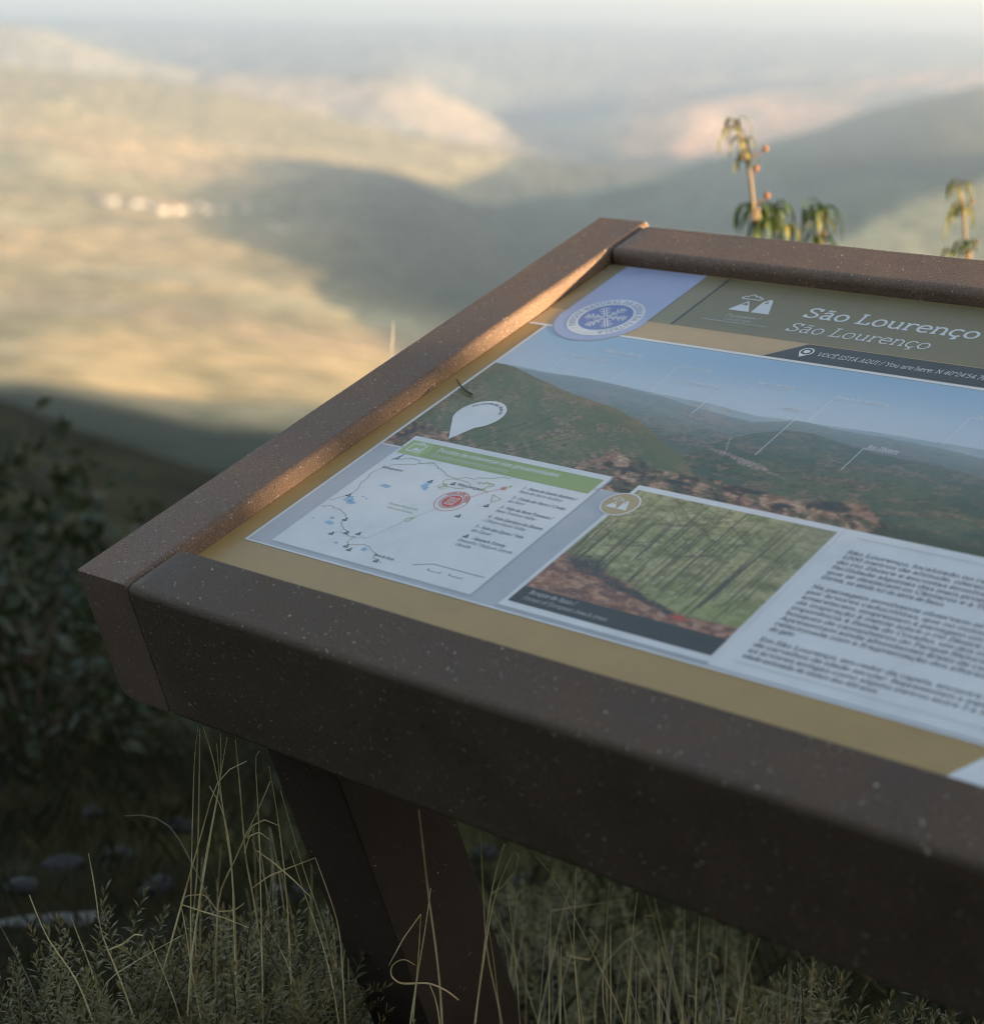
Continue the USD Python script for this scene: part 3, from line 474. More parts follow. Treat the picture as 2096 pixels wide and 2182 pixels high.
# map sheet
ink('map_sheet', R(53, 38, 295, 240.4), 3, 'white'); ink('map_sheet_shadow', [R(56, 35.4, 298, 38), R(295, 38, 297.6, 237)], 3, 'shadow')
ink('map_header', R(56.5, 208, 290.5, 232.8), 4, 'green'); ink('map_badge', Polygon(mm_([(56.5, 208), (56.5, 232.8), (84, 232.8), (90, 220.4), (84, 208)])), 5, 'green2')
camera_icon = strokes([[(63, 214), (63, 227), (80, 227), (80, 214), (63, 214)], [(68, 227), (70, 230), (74, 230), (76, 227)]], 1.6).union(Polygon(mm_([(67, 216), (72, 222), (75, 218.5), (78, 223), (78, 216)])))
ink('badge_icon', camera_icon, 6, 'white')
ink('map_title', text('Pontos de interesse nas proximidades', 96, 222.2, 6.4, .15, width=149), 5, 'white'); ink('map_subtitle', text('Nearby interesting points', 96, 212.6, 6.0, .10, .18, width=96), 5, 'pale')
LST = [('1 - Nave de Santo António /', 1, 226, 62), ('Nave de Santo António', 0, 226, 50), None, ('2 - Covão do Ferro / Covão', 1, 227, 61), ('do Ferro', 0, 227, 19), None, ('3 - Vale da Nave Travessa /', 1, 227, 60), ('Nave Travessa Valley', 0, 227, 45), None,
       ('4 - Vale Glaciário do Zêzere', 1, 227, 62), ('/ Zêzere Glacial Valley', 0, 227, 48), None, ('5 - Vale das Éguas / Vale', 1, 226.6, 55), ('das Éguas', 0, 226.6, 23), None, ('- Geopark Estrela -', 1, 236, 42), ('Geossítio / Geopark Estrela', 0, 226, 62), ('- Geosite', 0, 226, 20)]
G['É'] = (.70, list(G['E'][1]) + [[(.30, 1.10), (.42, 1.24)]])
bold, thin, yy = [], [], 194.2
for it in LST:
    if it is None: yy -= 4.3; continue
    (bold if it[1] else thin).extend(text(it[0], it[2], yy, 4.2, .13 if it[1] else .09, 0 if it[1] else .15, width=it[3])); yy -= 6.5
ink('map_list', bold, 4, 'black'); ink('map_list', thin, 4, 'dark')
def wob(pts, seed, a=1.6, n=7):
    q = smoothline(pts, n); r = np.random.default_rng(seed); d = r.normal(0, 1, q.shape); d = (d + np.roll(d, 1, 0) + np.roll(d, -1, 0)) / 1.7; d[0] = d[-1] = 0
    return [tuple(x) for x in q + a * d * .5]
river = wob([(56, 113), (69, 131), (63, 154), (61, 170), (69, 186), (84, 192), (98, 199), (110, 203)], 1); river2 = wob([(69, 198), (84, 204), (97, 199), (108, 203), (118, 198), (123, 197), (138, 190), (153, 189), (170, 195), (176, 197), (190, 202), (203, 205)], 2)
trail = wob([(56, 103), (73, 104), (88, 99), (96, 95), (97, 88), (103, 82), (114, 75), (122, 70), (129, 69), (128, 60), (140, 62), (149, 65), (158, 60), (169, 54), (172, 50), (184, 47)], 3)
ink('map_road', strokes([river, river2, trail], .75), 4, 'road')
ink('map_road', strokes([[(141, 72), (150, 95), (157, 113), (166, 130), (171, 140)], wob([(103, 68), (108, 72), (115, 74)], 4, .8), wob([(129, 69), (136, 74), (141, 72)], 5, .8)], .5), 4, 'line')
ink('map_red_line', strokes([[(184, 160), (196, 176), (206, 187)]], .6), 4, 'red')
def blob(x, y, rx, ry, seed):
    r = np.random.default_rng(seed); a = np.linspace(0, 2 * np.pi, 17)[:-1]; k = .55 + .7 * r.random(16)
    return Polygon(mm_([(x + rx * q * math.cos(t), y + ry * q * math.sin(t)) for t, q in zip(a, k)]))
[ink('map_lake', blob(x, y, rx, ry, i), 4, 'lake') for i, (x, y, rx, ry) in enumerate([(75, 121, 6, 5), (80, 117, 6, 3), (130, 168, 4, 7), (134, 163, 3, 4), (92, 153, 6, 3), (85, 82, 6, 3), (82, 89, 3, 2), (118, 57, 2.4, 1.6), (152, 58, 4, 3), (64, 82, 1.5, 1), (84, 130, 1.5, 1), (90, 128, 1.2, 1)])]
tri = [(130, 175), (155, 179), (213, 158.5), (199, 135), (68, 127), (97, 91.5), (102, 68), (115.5, 74), (128, 77), (132, 56.6), (139, 53), (177, 48), (229.5, 110.3)]
[ink('map_symbol', q_, 5, 'black') for q_ in [Polygon(mm_([(x - 3, y - 2.4), (x + 3.2, y - 2.4), (x + .6, y + 3.2)])) .difference(Polygon(mm_([(x - 1, y - 1.2), (x + 1.6, y - 1.2), (x + .4, y + .9)]))) for x, y in tri] + [strokes([[(62, 194), (66.5, 203), (68, 196)], [(63.6, 197.4), (67.6, 197.4)], [(66.6, 203), (66.8, 207)]], .9)]]
ink('map_scale', strokes([[(233, 56.5), (233, 53.4), (247, 53.4), (247, 56)], [(257, 56.5), (257, 54), (271.5, 54), (271.5, 56)], [(214, 55), (232, 63), (290, 63)]], .7), 4, 'dark')
ink('map_names', text('Manteigas', 160, 178, 4, .13, width=30) + text('Nave de Santo', 168, 53.6, 3.6, .13, width=24) + text('Sabugueiro', 62, 179, 3.8, .12, width=27), 4, 'dark')
ink('map_sector', [strokes([arc_ for arc_ in [[(158 + 16 * math.cos(t), 180 + 7 * math.sin(t)) for t in np.linspace(0, 6.3, 20)]]], .8), strokes([wob([(176, 190), (184, 186), (190, 192), (196, 188), (190, 180), (198, 178)], 9, 3)], 1.2), strokes([[(206, 176), (213, 164), (219, 172), (206, 176)]], .7)], 5, 'sage')
[ink('map_green_symbol', q_, 5, 'green2') for q_ in [circ(x, y, 3.4).difference(circ(x, y, 2.7)) for x, y in ((146, 172), (157, 113), (150, 170))] + [Polygon(mm_([(x, y + 2), (x + 3, y + 6), (x + 4, y + 2)])) for x, y in ((146, 172), (157, 113), (210, 190))]]
ink('map_park_name', text('Parque Natural da', 118, 128, 3.2, .11, width=36) + text('Serra da Estrela', 121, 122, 3.2, .11, width=32), 4, 'sage')
[ink('map_red_mark', q_, 5, 'red') for q_ in (circ(175.5, 153, 17).difference(circ(175.5, 153, 16.4)), circ(175.5, 153, 12.0).difference(circ(175.5, 153, 11.3)), circ(175.5, 153, 9.8), circ(208.5, 188.5, 3).difference(circ(208.5, 188.5, 2.2)), circ(208.5, 188.5, 1.2))]
ink('map_red_mark_lettering', ring_text('YOU ARE HERE', 175.5, 153, 12.9, 3.0, 150, 10, .2), 5, 'red')
ink('map_red_mark_words', text('VOCÊ', 169.4, 155.6, 3.2, .2, width=12) + text('ESTÁ', 170, 151.2, 3.2, .2, width=11) + text('AQUI', 170, 146.8, 3.2, .2, width=11), 6, 'white')
# forest photo with caption
ink('photo_frame', R(327, 36.2, 536, 236.3), 4, 'white'); ink('photo_shadow_line', R(326, 33.4, 536, 36.1), 4, 'shadow')
def forest():
    us = np.arange(331.5, 532.6, .8); vs = np.arange(66.5, 229, .8); u, v = np.meshgrid(us, vs, indexing='ij')
    fine, grit, mid = tex(u, v, .18, .30, 31, 5, 8), tex(u, v, .7, .9, 32, 2), tex(u, v, .05, .10, 33, 5, 14)
    col = mixc(np.broadcast_to(np.array([.30, .285, .115]), u.shape + (3,)), (.43, .385, .18), sm(mid, .35, .62)); col = mixc(col, (.24, .24, .09), sm(tex(u, v, .035, .08, 34, 5, 14), .48, .66) * .8); col = mixc(col, (.54, .52, .30), sm(fine, .54, .74) * .7); col = mixc(col, (.13, .125, .06), sm(1 - fine, .52, .70) * .65); col = mixc(col, (.36, .33, .23), sm(u + .6 * v, 590, 680) * .6); col = mixc(col, (.25, .31, .10), sm(110 - v, -15, 25) * sm(u, 430, 470) * .5)
    col = col * (.7 + .6 * grit[..., None]); r = np.random.default_rng(5)
    for k in range(90):
        x0 = r.uniform(333, 520) if k > 8 else (378, 411, 445, 472, 395, 360, 428, 488, 350)[k]; lean = r.normal(0, .035) + .05 * (x0 - 430) / 100; w = r.uniform(.25, .9) if k > 8 else r.uniform(1.2, 2.0); b = r.uniform(70, 150); tt = b + r.uniform(40, 130)
        d = np.abs(u - (x0 + lean * (v - 150) + 4 * (fb(u * 0 + x0, v, .025, 60 + k, 3) - .5))); wd = w * (1.15 - .6 * (v - 70) / 160); on = sm(wd - d, -.35, .35) * sm(v, b - 4, b) * sm(-v, -tt - 20, -tt) * (.45 + .55 * sm(fine, .25, .5))
        col = mixc(col, (.075, .065, .045), on * r.uniform(.45, .9))
    for k in range(26):                                                    # slanting boughs in the upper left
        x0, y0 = r.uniform(345, 470), r.uniform(150, 228); sl = r.uniform(.3, 1.1) * r.choice([-1, 1]); d = np.abs((v - y0) - sl * (u - x0) + 6 * (fine - .5)); on = sm(.8 - d, -.4, .4) * (np.abs(u - x0) < r.uniform(6, 16)); col = mixc(col, (.09, .08, .045), on * .6)
    fl = np.interp(u, [331, 352, 380, 410, 440, 463, 485, 533], [122, 116, 110, 102, 90, 83, 81, 83]) + 14 * (fine - .5)
    floor = mixc(np.broadcast_to(np.array([.33, .155, .085]), u.shape + (3,)), (.47, .27, .17), sm(fine, .42, .62)); floor = mixc(floor, (.15, .07, .055), sm(tex(u, v, .12, .22, 37, 5, 8), .46, .62) * .8); floor = mixc(floor, (.54, .38, .28), sm(tex(u, v, .5, .7, 38, 2), .6, .75) * .5) * (.55 + .9 * grit[..., None])
    red = sm(-np.hypot((u - 480) / 9, (v - 76) / 4.5) + .7 * (fine - .5), -1.1, -.5); floor = mixc(floor, (.56, .08, .06), red * .8)
    e = sm(fl - v, -3, 3); col = col * (1 - e[..., None]) + floor * e[..., None]
    for cx, cy, rx, ry in ((362, 112, 30, 15), (396, 99, 22, 8), (452, 84, 28, 4.5), (425, 91, 22, 5.5)):
        w = sm(-(((u - cx) / rx)**2 + ((v - cy + .22 * (u - cx)) / ry)**2) + 2.2 * (fine - .5), -1.0, -.2); col = mixc(col, (.05, .054, .046), w * (.5 + .5 * sm(grit, .3, .6)))
    m = trimesh.Trimesh(np.column_stack([u.ravel() / 1000, v.ravel() / 1000, np.full(u.size, L_(5))]) - SH, grid_faces(len(us), len(vs)), process=False)
    return m, np.clip(col.reshape(-1, 3), 0, 1)
pm, pc = forest(); obj('forest_print', pm, M['picture'], panel, paint=pc * .88)
ink('caption_bar', R(331.5, 43.5, 532.6, 66.4), 5, 'dark'); ink('caption', text('Bosque de faias /', 342, 58, 5.4, .13, .1, width=48) + text('Forest of European beech trees', 342, 49.5, 5.0, .10, .2, width=86), 6, 'caption')
ink('round_badge', circ(330.5, 203, 18.6), 6, 'white'); ink('round_badge_field', circ(330.5, 203, 17), 7, 'ring')
def mountain_icon(x, y, k):
    P = lambda pts: Polygon([((x + a * k) / 1000, (y + b * k) / 1000) for a, b in pts])
    l = P([(0, 0), (11, 22), (24.5, 0)]).difference(P([(8, 14), (9.6, 11), (11.5, 13.2), (13.2, 10.5), (15.4, 14), (11, 19.5)])); r_ = P([(28, 0), (28, 24), (33, 30), (36, 28.5), (48, 0)]).difference(P([(30, 21), (31.8, 18.5), (33.6, 21), (35.6, 19.5), (35.2, 23), (33, 26.5), (31, 24.5)]))
    cl = unary_union([Point((x + a * k) / 1000, (y + b * k) / 1000).buffer(q * k / 1000) for a, b, q in ((2, 29, 3.6), (9, 32, 5.2), (16, 30.5, 4.2), (21, 29, 3.2))] + [P([(2, 25.5), (21, 25.9), (21, 29), (2, 29)])])
    return [l.buffer(.0004 * k), r_.buffer(.0006 * k), cl.difference(cl.buffer(-.0017 * k))]
ink('round_badge_icon', mountain_icon(319.5, 195.5, .46), 8, 'white')
# the descriptive text
PAR = [['São Lourenço, localizado no rebordo sul da Serra da Estrela a', '1200 metros de altitude, oferece um miradouro sobre o vale', 'do rio Zêzere e encostas envolventes. Deste ponto avista com', 'facilidade algumas das mais proeminentes serras da região em', 'que se destacam os Cântaros e a Torre, no Planalto Superior da', 'Estrela, na senda sul da serra de Baixo.'],
       ['Na paisagem envolvente observam-se densas áreas cobertas', 'por árvores caducifólias, que no outono, quando as folhas', 'amarelecem, emprestam à paisagem um encanto particular que', 'dá inspiração à mente sobre o rio Zêzere e a ribeira de Leandres', 'imponência à Senda do Covalho, um dos mais extensos e antigos', 'bosques de castanheiros do Parque Natural da Serra da Estrela.', 'Apresentam ainda abundantes áreas de carvalhos, cuja', 'relacionada com a fragmentação dos afloramentos de rocha', 'do gelo.'],
       ['Em São Lourenço, em redor da capela, encontra-se um conjunto', 'de carvalhos de idade secular. Representam a espécie dominante', 'as árvores antigas como alguns metros entre 5 a 10 metros e uma', 'idade estimada de vinhos dos 400 anos.']]
WID = [[238, 232, 236, 240, 240, 104], [228, 222, 236, 240, 240, 242, 214, 230, 22], [238, 240, 246, 112]]
lines, yy = [], 204.0
for par, wid in zip(PAR, WID):
    for s, w_ in zip(par, wid): lines += text(s, 554.5, yy, 5.0, .135, .08, width=w_ * 1.02); yy -= 7.75
    yy -= 6.6
ink('body_text', lines, 4, 'words'); ink('text_rule', strokes([[(551, 226.5), (820, 226.5)], [(551, 45), (820, 45)]], .5), 4, 'line')
# title
ink('title', text('São Lourenço', 288, 572.3, 21.3, .125, width=192), 3, 'white'); ink('subtitle', text('São Lourenço', 287, 540.6, 18.4, .085, .10, width=158), 3, 'white')
ink('category_icon', mountain_icon(203, 568.4, 1.0), 3, 'white'); ink('category_words', text('Paisagem /', 208.5, 553.5, 6.4, .10, .18, width=40) + text('Landscape', 210.5, 546.2, 5.4, .08, .18, width=33), 3, 'pale'); ink('category_rule', strokes([[(187, 542.6), (265, 542.6)]], .8), 3, 'pale')
ink('location_words', text("VOCÊ ESTÁ AQUI / You are here: N 40°24'54.79'' O 7°33'", 348, 500.2, 7.6, .095, .12, width=176 * sum(G[c_][0] for c_ in "VOCÊ ESTÁ AQUI / You are here: N 40°24'54.79'' O 7°33'") / sum(G[c_][0] for c_ in "VOCÊ ESTÁ AQUI / You are here: N 40°24'54.79")), 3, 'white')
pin = circ(335, 506, 7.5).union(Polygon(mm_([(328.6, 502), (341.4, 502), (333, 494)]))); ink('location_pin', [pin.difference(circ(335, 506, 5.9)), circ(335, 506, 3.4)], 3, 'white')
# blue band with the park's emblem
bandp = R(25, 517, 133, 634).union(circ(79, 517, 54, 40)); ink('band_shadow', bandp.buffer(.0016).intersection(R(0, 455, 140, 520)), 3, 'shadow'); ink('blue_band', bandp, 4, 'band')
ink('emblem_ring', circ(81.5, 516.8, 42.3, 40).difference(circ(81.5, 516.8, 29.8, 40)), 5, 'white'); ink('emblem_field', circ(81.5, 516.8, 29.8, 40), 5, 'navy')
ink('emblem_words', ring_text('PARQUE NATURAL DA SERRA DA ESTRELA', 81.5, 516.8, 32.6, 7.0, 228, -68, .12), 6, 'navy')
fl = []
for k in range(6):
    a = math.radians(k * 60 + 8); T = lambda x, y: (81.5 + x * math.cos(a) - y * math.sin(a), 516.8 + x * math.sin(a) + y * math.cos(a))
    fl += [[T(2, 1.3), T(25, 1.3)], [T(2, -1.3), T(25, -1.3)]]
    for q, l in ((9, 5), (15, 6.5), (20, 5)): fl += [[T(q, 1.3), T(q + l * .7, l)], [T(q, -1.3), T(q + l * .7, -l)]]
ink('emblem_snowflake', strokes(fl, 1.25), 6, 'white')
# speech bubble (its code square is left out)
ink('white_bubble', unary_union([circ(88.5, 296.5, 27.5), Polygon(mm_([(66, 281), (91, 246), (103, 274)]))]), 4, 'white'); ink('bubble_words', ring_text('Mais informações / More info', 88.5, 296.5, 20.5, 3.6, 150, 15, .14), 5, 'dark')

# a curl of dry leaf lying on the print
def sheet(u_, v_, h_=0.0): return ORG + u_ * U + v_ * Vv + h_ * N
M['stem_green'] = mat('stem_green', {'p': ('principled_bsdf', {'base_color': (.045, .055, .012), 'roughness': .6})}, [])
lp = [sheet(a / 1000, b / 1000, c) for a, b, c in ((15, 347.5, .0022), (25, 340, .0030), (35, 333.5, .0034), (44, 329, .0028), (54.5, 326.2, .0018))]
tag(obj('grass_scrap', tube(smoothline(lp, 5), np.linspace(.0007, .0013, 21)), M['stem_green'], smooth=True), 'short dark green scrap of grass lying on the print near the left plank', 'grass scrap')

# ------------------------------------------------------------------ village on the valley floor
def land(x, y):
    """where the line of sight through a point of the photograph first meets the valley"""
    d = pix(x, y); az = math.degrees(math.atan2(d[0], d[1])); k = np.hypot(d[0], d[1]); lr = np.log(np.geomspace(.9, 9, 600))
    X_, Y_, Z_ = terrain_fan(np.array([az]), lr); r = np.exp(lr) * 1000
    hit = np.argmax(Z_[0] > r * d[2] / k)
    return np.array([X_[0, hit], Y_[0, hit], Z_[0, hit] + CZ])
M['limewash'] = mat('limewash', {'p': ('principled_bsdf', {'base_color': (.56, .54, .49), 'roughness': .9})}, [])
M['tile'] = mat('roof_tile', {'p': ('principled_bsdf', {'base_color': (.42, .22, .13), 'roughness': .9})}, [])
M['dark_opening'] = mat('dark_opening', {'p': ('principled_bsdf', {'base_color': (.05, .05, .06), 'roughness': .4})}, [])
def house_parts(root, w, d, h):
    b = trimesh.creation.box([w, d, h]); b.apply_translation([0, 0, h / 2 - 1]); obj('wall', b, M['limewash'], root)
    e = .5; P = np.array([[-w / 2 - e, -d / 2 - e, h - 1], [w / 2 + e, -d / 2 - e, h - 1], [w / 2 + e, d / 2 + e, h - 1], [-w / 2 - e, d / 2 + e, h - 1], [-w / 2 - e, 0, h + d * .22 - 1], [w / 2 + e, 0, h + d * .22 - 1]])
    obj('roof', trimesh.Trimesh(P, [[0, 1, 5], [0, 5, 4], [2, 3, 4], [2, 4, 5], [1, 2, 5], [3, 0, 4], [0, 2, 1], [0, 3, 2]], process=False), M['tile'], root)
HPIX = [(186, 386), (206, 388), (212, 390), (240, 392), (262, 394), (276, 396), (298, 401), (308, 404), (313, 408), (330, 405), (338, 407), (344, 402), (351, 405), (380, 398), (398, 406), (430, 404), (470, 402), (512, 398), (520, 437), (540, 444)]
proto = None
hr = np.random.default_rng(11)
for k, (x, y) in enumerate(HPIX):
    p = land(x, y); a = hr.uniform(-.5, .5) + .2; sc = hr.uniform(.85, 1.3)
    lit = x < 365
    lab = 'far white house of the sunlit village on the left valley slope' if lit else 'far white house standing in the big valley shadow beside the village'
    grp = 'white houses of the sunlit village' if lit else 'white houses in the valley shadow'
    if proto is None:
        proto = thing('house', lab, 'house', p, a, grp); house_parts(proto, 14, 10, 8)
    else:
        r = dup(proto, p, a, lab, scale=sc, group=grp)

# ------------------------------------------------------------------ plants
def leaf_mat(name, c, c2, trans=.35):
    return mat(name, {'o': ('geometry', {}), 'n': ('noise_texture', {'scale': 9.0, 'detail': 3.0}), 'r': ('rgb_ramp', {'ramp': [(.3, c), (.7, c2)]}),
                      'd': ('principled_bsdf', {'roughness': .55, 'specular_ior_level': .35}), 't': ('translucent_bsdf', {}), 'm': ('mix_closure', {'fac': trans})},
               [('o.position', 'n.vector'), ('n.fac', 'r.fac'), ('r.color', 'd.base_color'), ('r.color', 't.color'), ('d.BSDF', 'm.closure1'), ('t.BSDF', 'm.closure2')], surface='m.closure')
M['leaf_yellow'] = leaf_mat('leaf_yellow', (.12, .14, .032), (.27, .235, .055)); M['leaf_green'] = leaf_mat('leaf_green', (.045, .085, .025), (.10, .13, .035))
M['stem'] = mat('stem', {'p': ('principled_bsdf', {'base_color': (.20, .14, .08), 'roughness': .7})}, [])
M['seed'] = mat('seed_head', {'n': ('noise_texture', {'scale': 500.0}), 'r': ('rgb_ramp', {'ramp': [(.35, (.17, .065, .022)), (.65, (.33, .15, .055))]}), 'p': ('principled_bsdf', {'roughness': .8})}, [('n.fac', 'r.fac'), ('r.color', 'p.base_color')])
M['seed_dark'] = mat('seed_head_dark', {'p': ('principled_bsdf', {'base_color': (.10, .05, .025), 'roughness': .8})}, [])
M['straw'] = mat('straw', {'o': ('object_info', {}), 't': ('texture_coordinate', {}), 'n': ('noise_texture', {'scale': 30.0, 'detail': 3.0}), 'r': ('rgb_ramp', {'ramp': [(.3, (.46, .35, .16)), (.5, (.70, .57, .31)), (.72, (.80, .70, .45))]}), 'p': ('principled_bsdf', {'roughness': .6, 'specular_ior_level': .3})}, [('t.object', 'n.vector'), ('n.fac', 'r.fac'), ('r.color', 'p.base_color')])
M['straw_grey'] = mat('straw_grey', {'p': ('principled_bsdf', {'base_color': (.42, .40, .33), 'roughness': .7})}, [])
def at(x, y, depth):
    """a point of the photograph (1883 x 1960) at a distance straight ahead along the ground"""
    d = pix(x, y); return EYE + d * depth / d[1]
def ribbon(pts, w, fold=.25, up=(0, 0, 1)):
    """a leaf along pts, width w along it, slightly folded along its middle"""
    pts = np.asarray(pts); t = np.gradient(pts, axis=0); t /= np.linalg.norm(t, axis=1)[:, None]
    s = np.cross(t, np.asarray(up) + .13); s /= np.linalg.norm(s, axis=1)[:, None] + 1e-9; n = np.cross(s, t); w = np.asarray(w)[:, None]
    v = np.stack([pts - s * w / 2 + n * w * fold, pts, pts + s * w / 2 + n * w * fold], 1).reshape(-1, 3)
    return trimesh.Trimesh(v, grid_faces(len(pts), 3), process=False)
def droop_leaf(c, az, length, width, rise, seed):
    q = np.random.default_rng(seed); o = np.array([math.cos(az), math.sin(az), 0]); k = np.linspace(0, 1, 8)
    pts = c + np.outer(k * length * (.72 + .15 * q.random()) * (1 - .30 * k**2), o) + np.outer(length * ((rise + .35) * k - (rise + q.uniform(.75, 1.1)) * k**2.2), [0, 0, 1])
    return ribbon(pts, .56 * width * np.sin(np.pi * np.clip(k * .92 + .06, 0, 1))**.8 + .0005, .2)
def plant(label, depth, stem_px, whorls, heads, base):
    root = at(*base, depth); root[2] = ground_z(root[0], root[1])
    t = thing('leafy_plant', label, 'plant', root)
    sp = [root] + [at(x, y, depth) for x, y in stem_px]
    obj('stem', tube(smoothline(sp, 8) - root, np.linspace(.0042, .0020, (len(sp) - 1) * 8 + 1)), M['stem'], t, smooth=True)
    for i, (x, y, n, ln, wd, m, dy) in enumerate(whorls):
        c0 = at(x, y, depth + dy)
        n = int(n * 1.35)
        for j in range(n):
            q = np.random.default_rng(100 * i + j + int(x)); c = c0 + [0, 0, q.uniform(-.012, .006)]; az = 2 * np.pi * (j + .5 * q.random()) / n
            obj('leaf', droop_leaf(c - root, az, ln * q.uniform(.6, 1.25), wd * q.uniform(.65, 1.2), q.uniform(.25, .6), int(x) + j), M[m], t, smooth=True)
    for x, y, r, m in heads:
        s_ = trimesh.creation.icosphere(2, r * .68); s_.vertices *= 1 + .25 * (meshkit.noise(s_.vertices / r * 2.5)[:, None] - .5); s_.vertices[:, 2] *= 1.15
        hp = at(x, y, depth) - root; s_.apply_translation(hp); k_ = int(np.argmin([abs(b_ - (y + 14)) for a_, b_ in stem_px])); sj = at(*stem_px[k_], depth) - root; s_ = cat_mesh([s_, tube(smoothline([sj, (sj + hp) / 2 + [0, 0, -.004], hp], 4), .0009, 5)]); obj('seed_head', s_, M[m], t, smooth=True)
    return t
plant('tall leafy plant with orange seed heads and a bent top behind the far plank', 2.9, [(1446, 520), (1442, 430), (1441, 390), (1436, 340), (1428, 300), (1420, 268), (1405, 236)],
      [(1406, 238, 6, .044, .010, 'leaf_yellow', 0), (1420, 268, 5, .040, .010, 'leaf_yellow', 0), (1426, 296, 6, .034, .011, 'leaf_yellow', 0), (1445, 400, 10, .056, .013, 'leaf_green', .02), (1482, 398, 11, .060, .014, 'leaf_green', .05), (1462, 432, 9, .060, .014, 'leaf_green', 0), (1500, 430, 6, .05, .013, 'leaf_yellow', .05)],
      [(1465, 284, .0062, 'seed'), (1447, 322, .0066, 'seed'), (1468, 374, .0068, 'seed'), (1418, 298, .005, 'seed')], (1446, 560))
plant('short green leafy plant just right of the tall one, behind the far plank', 2.95, [(1572, 560), (1571, 470), (1570, 400)],
      [(1570, 398, 10, .058, .013, 'leaf_green', 0), (1571, 420, 7, .058, .012, 'leaf_yellow', 0), (1566, 456, 9, .055, .013, 'leaf_green', 0)], [], (1572, 600))
plant('yellowish leafy plant at the right edge behind the far plank', 3.05, [(1850, 600), (1848, 490), (1845, 420), (1838, 362)],
      [(1838, 358, 8, .046, .010, 'leaf_yellow', 0), (1843, 400, 8, .048, .011, 'leaf_yellow', 0), (1850, 470, 6, .04, .012, 'leaf_green', 0), (1822, 478, 5, .035, .011, 'leaf_yellow', 0)], [(1868, 463, .006, 'seed_dark'), (1862, 385, .004, 'seed')], (1850, 640))

# dry grass: each stalk of the photograph is a part of its tuft
def rail_depth(x):
    """how far ahead the underside of the front plank is, at a column of the photograph (1883 wide)"""
    us = np.linspace(-.05, 1.2, 300); P = np.array([sheet(q, -.066, HB) for q in us]) - EYE
    px = (P @ RIGHT) / (P @ FWD) * DISPF + 941.5
    return float(np.interp(x, px, P[:, 1]))
def z5(p): return [(a * .531 * .8984, (1500 + b * .531) * .8984) for a, b in p]
def z6(p): return [((900 + a * .6352) * .8984, (1700 + b * .6352) * .8984) for a, b in p]
def stalk(t, root, pts, depth, r=.0012, mt='straw', to_ground=True):
    P = [at(x, y, depth) for x, y in pts]
    if to_ground and P[-1][2] > .1:
        a, b = P[-2], P[-1]; d = (b - a) / max(1e-6, a[2] - b[2]); d = np.clip(d, -.5, .5); q = b + d * (b[2] - .02) * .6; q[2] = ground_z(q[0], q[1]) - .01; P.append(q)
    P = np.array(P); d = np.concatenate([[0], np.cumsum(np.linalg.norm(np.diff(P, axis=0), axis=1))]); n = 34; q = np.stack([np.interp(np.linspace(0, d[-1], n), d, P[:, j]) for j in range(3)], 1)
    for _ in range(1 if to_ground else 3): q[1:-1] = (q[:-2] + 2 * q[1:-1] + q[2:]) / 4
    rs = np.random.default_rng(int(abs(pts[0][0] * 13 + pts[0][1] * 7)))
    if not to_ground and len(P) > 3:
        obj('blade', ribbon(q - root, 1.7 * r * np.sin(np.pi * np.clip(np.linspace(.03, .8, n), 0, 1))**.6 + .0003, .3, up=(.4, -.7, .3)), M[mt], t, smooth=True); return
    jt = 1 + .45 * np.exp(-((np.arange(n)[:, None] - rs.uniform(n * .3, n, 2)) / .45)**2).sum(1) + .12 * rs.normal(size=n).clip(-1, 1)
    obj('stalk', tube(q - root, 0.62 * jt * np.concatenate([np.linspace(r * .45, r, max(2, n // 3)), np.full(n - max(2, n // 3), r)]), 5), M[mt], t, smooth=True)
def tuft(label, cx, depth, items):
    root = at(cx, 1960, depth); root[2] = ground_z(root[0], root[1]); t = thing('dry_grass_tuft', label, 'dry grass', root)
    for it in items:
        pts, kw = (it, {}) if isinstance(it, list) else it
        kw = dict(kw); dd = kw.pop('dd', 0.0); dp = kw.pop('depth', None) or rail_depth(pts[0][0])
        stalk(t, root, pts, dp + dd, **kw)
    return t, root
Lf = [z5(q) for q in ([(795, 90), (780, 200), (772, 500), (765, 800), (768, 1284)], [(815, 92), (860, 230), (880, 340), (905, 480), (930, 640), (945, 900), (950, 1100)], [(802, 100), (800, 300), (795, 560), (790, 700), (770, 900)], [(885, 120), (890, 300), (860, 440), (840, 560), (800, 800), (770, 1000)],
     [(912, 135), (895, 220), (880, 330), (850, 480), (820, 640), (790, 860), (780, 960), (812, 1260)], [(945, 145), (960, 300), (975, 480), (985, 620), (1020, 790), (1050, 1000), (1075, 1284)], [(1040, 190), (1012, 198), (1002, 178), (1022, 172), (1028, 300), (1040, 480), (1045, 700), (1050, 960)], [(1080, 250), (1110, 420), (1130, 560), (1150, 760), (1160, 920)],
     [(1125, 345), (1170, 500), (1210, 640), (1250, 760), (1290, 860)], [(840, 330), (900, 420), (930, 620), (940, 900)], [(990, 510), (960, 600), (900, 700), (875, 760), (865, 1040)], [(1085, 310), (1040, 420), (980, 540), (920, 680), (880, 740), (870, 900)], [(870, 160), (880, 300), (905, 500), (935, 700), (945, 1000)], [(990, 230), (950, 245), (905, 258), (870, 300)])]
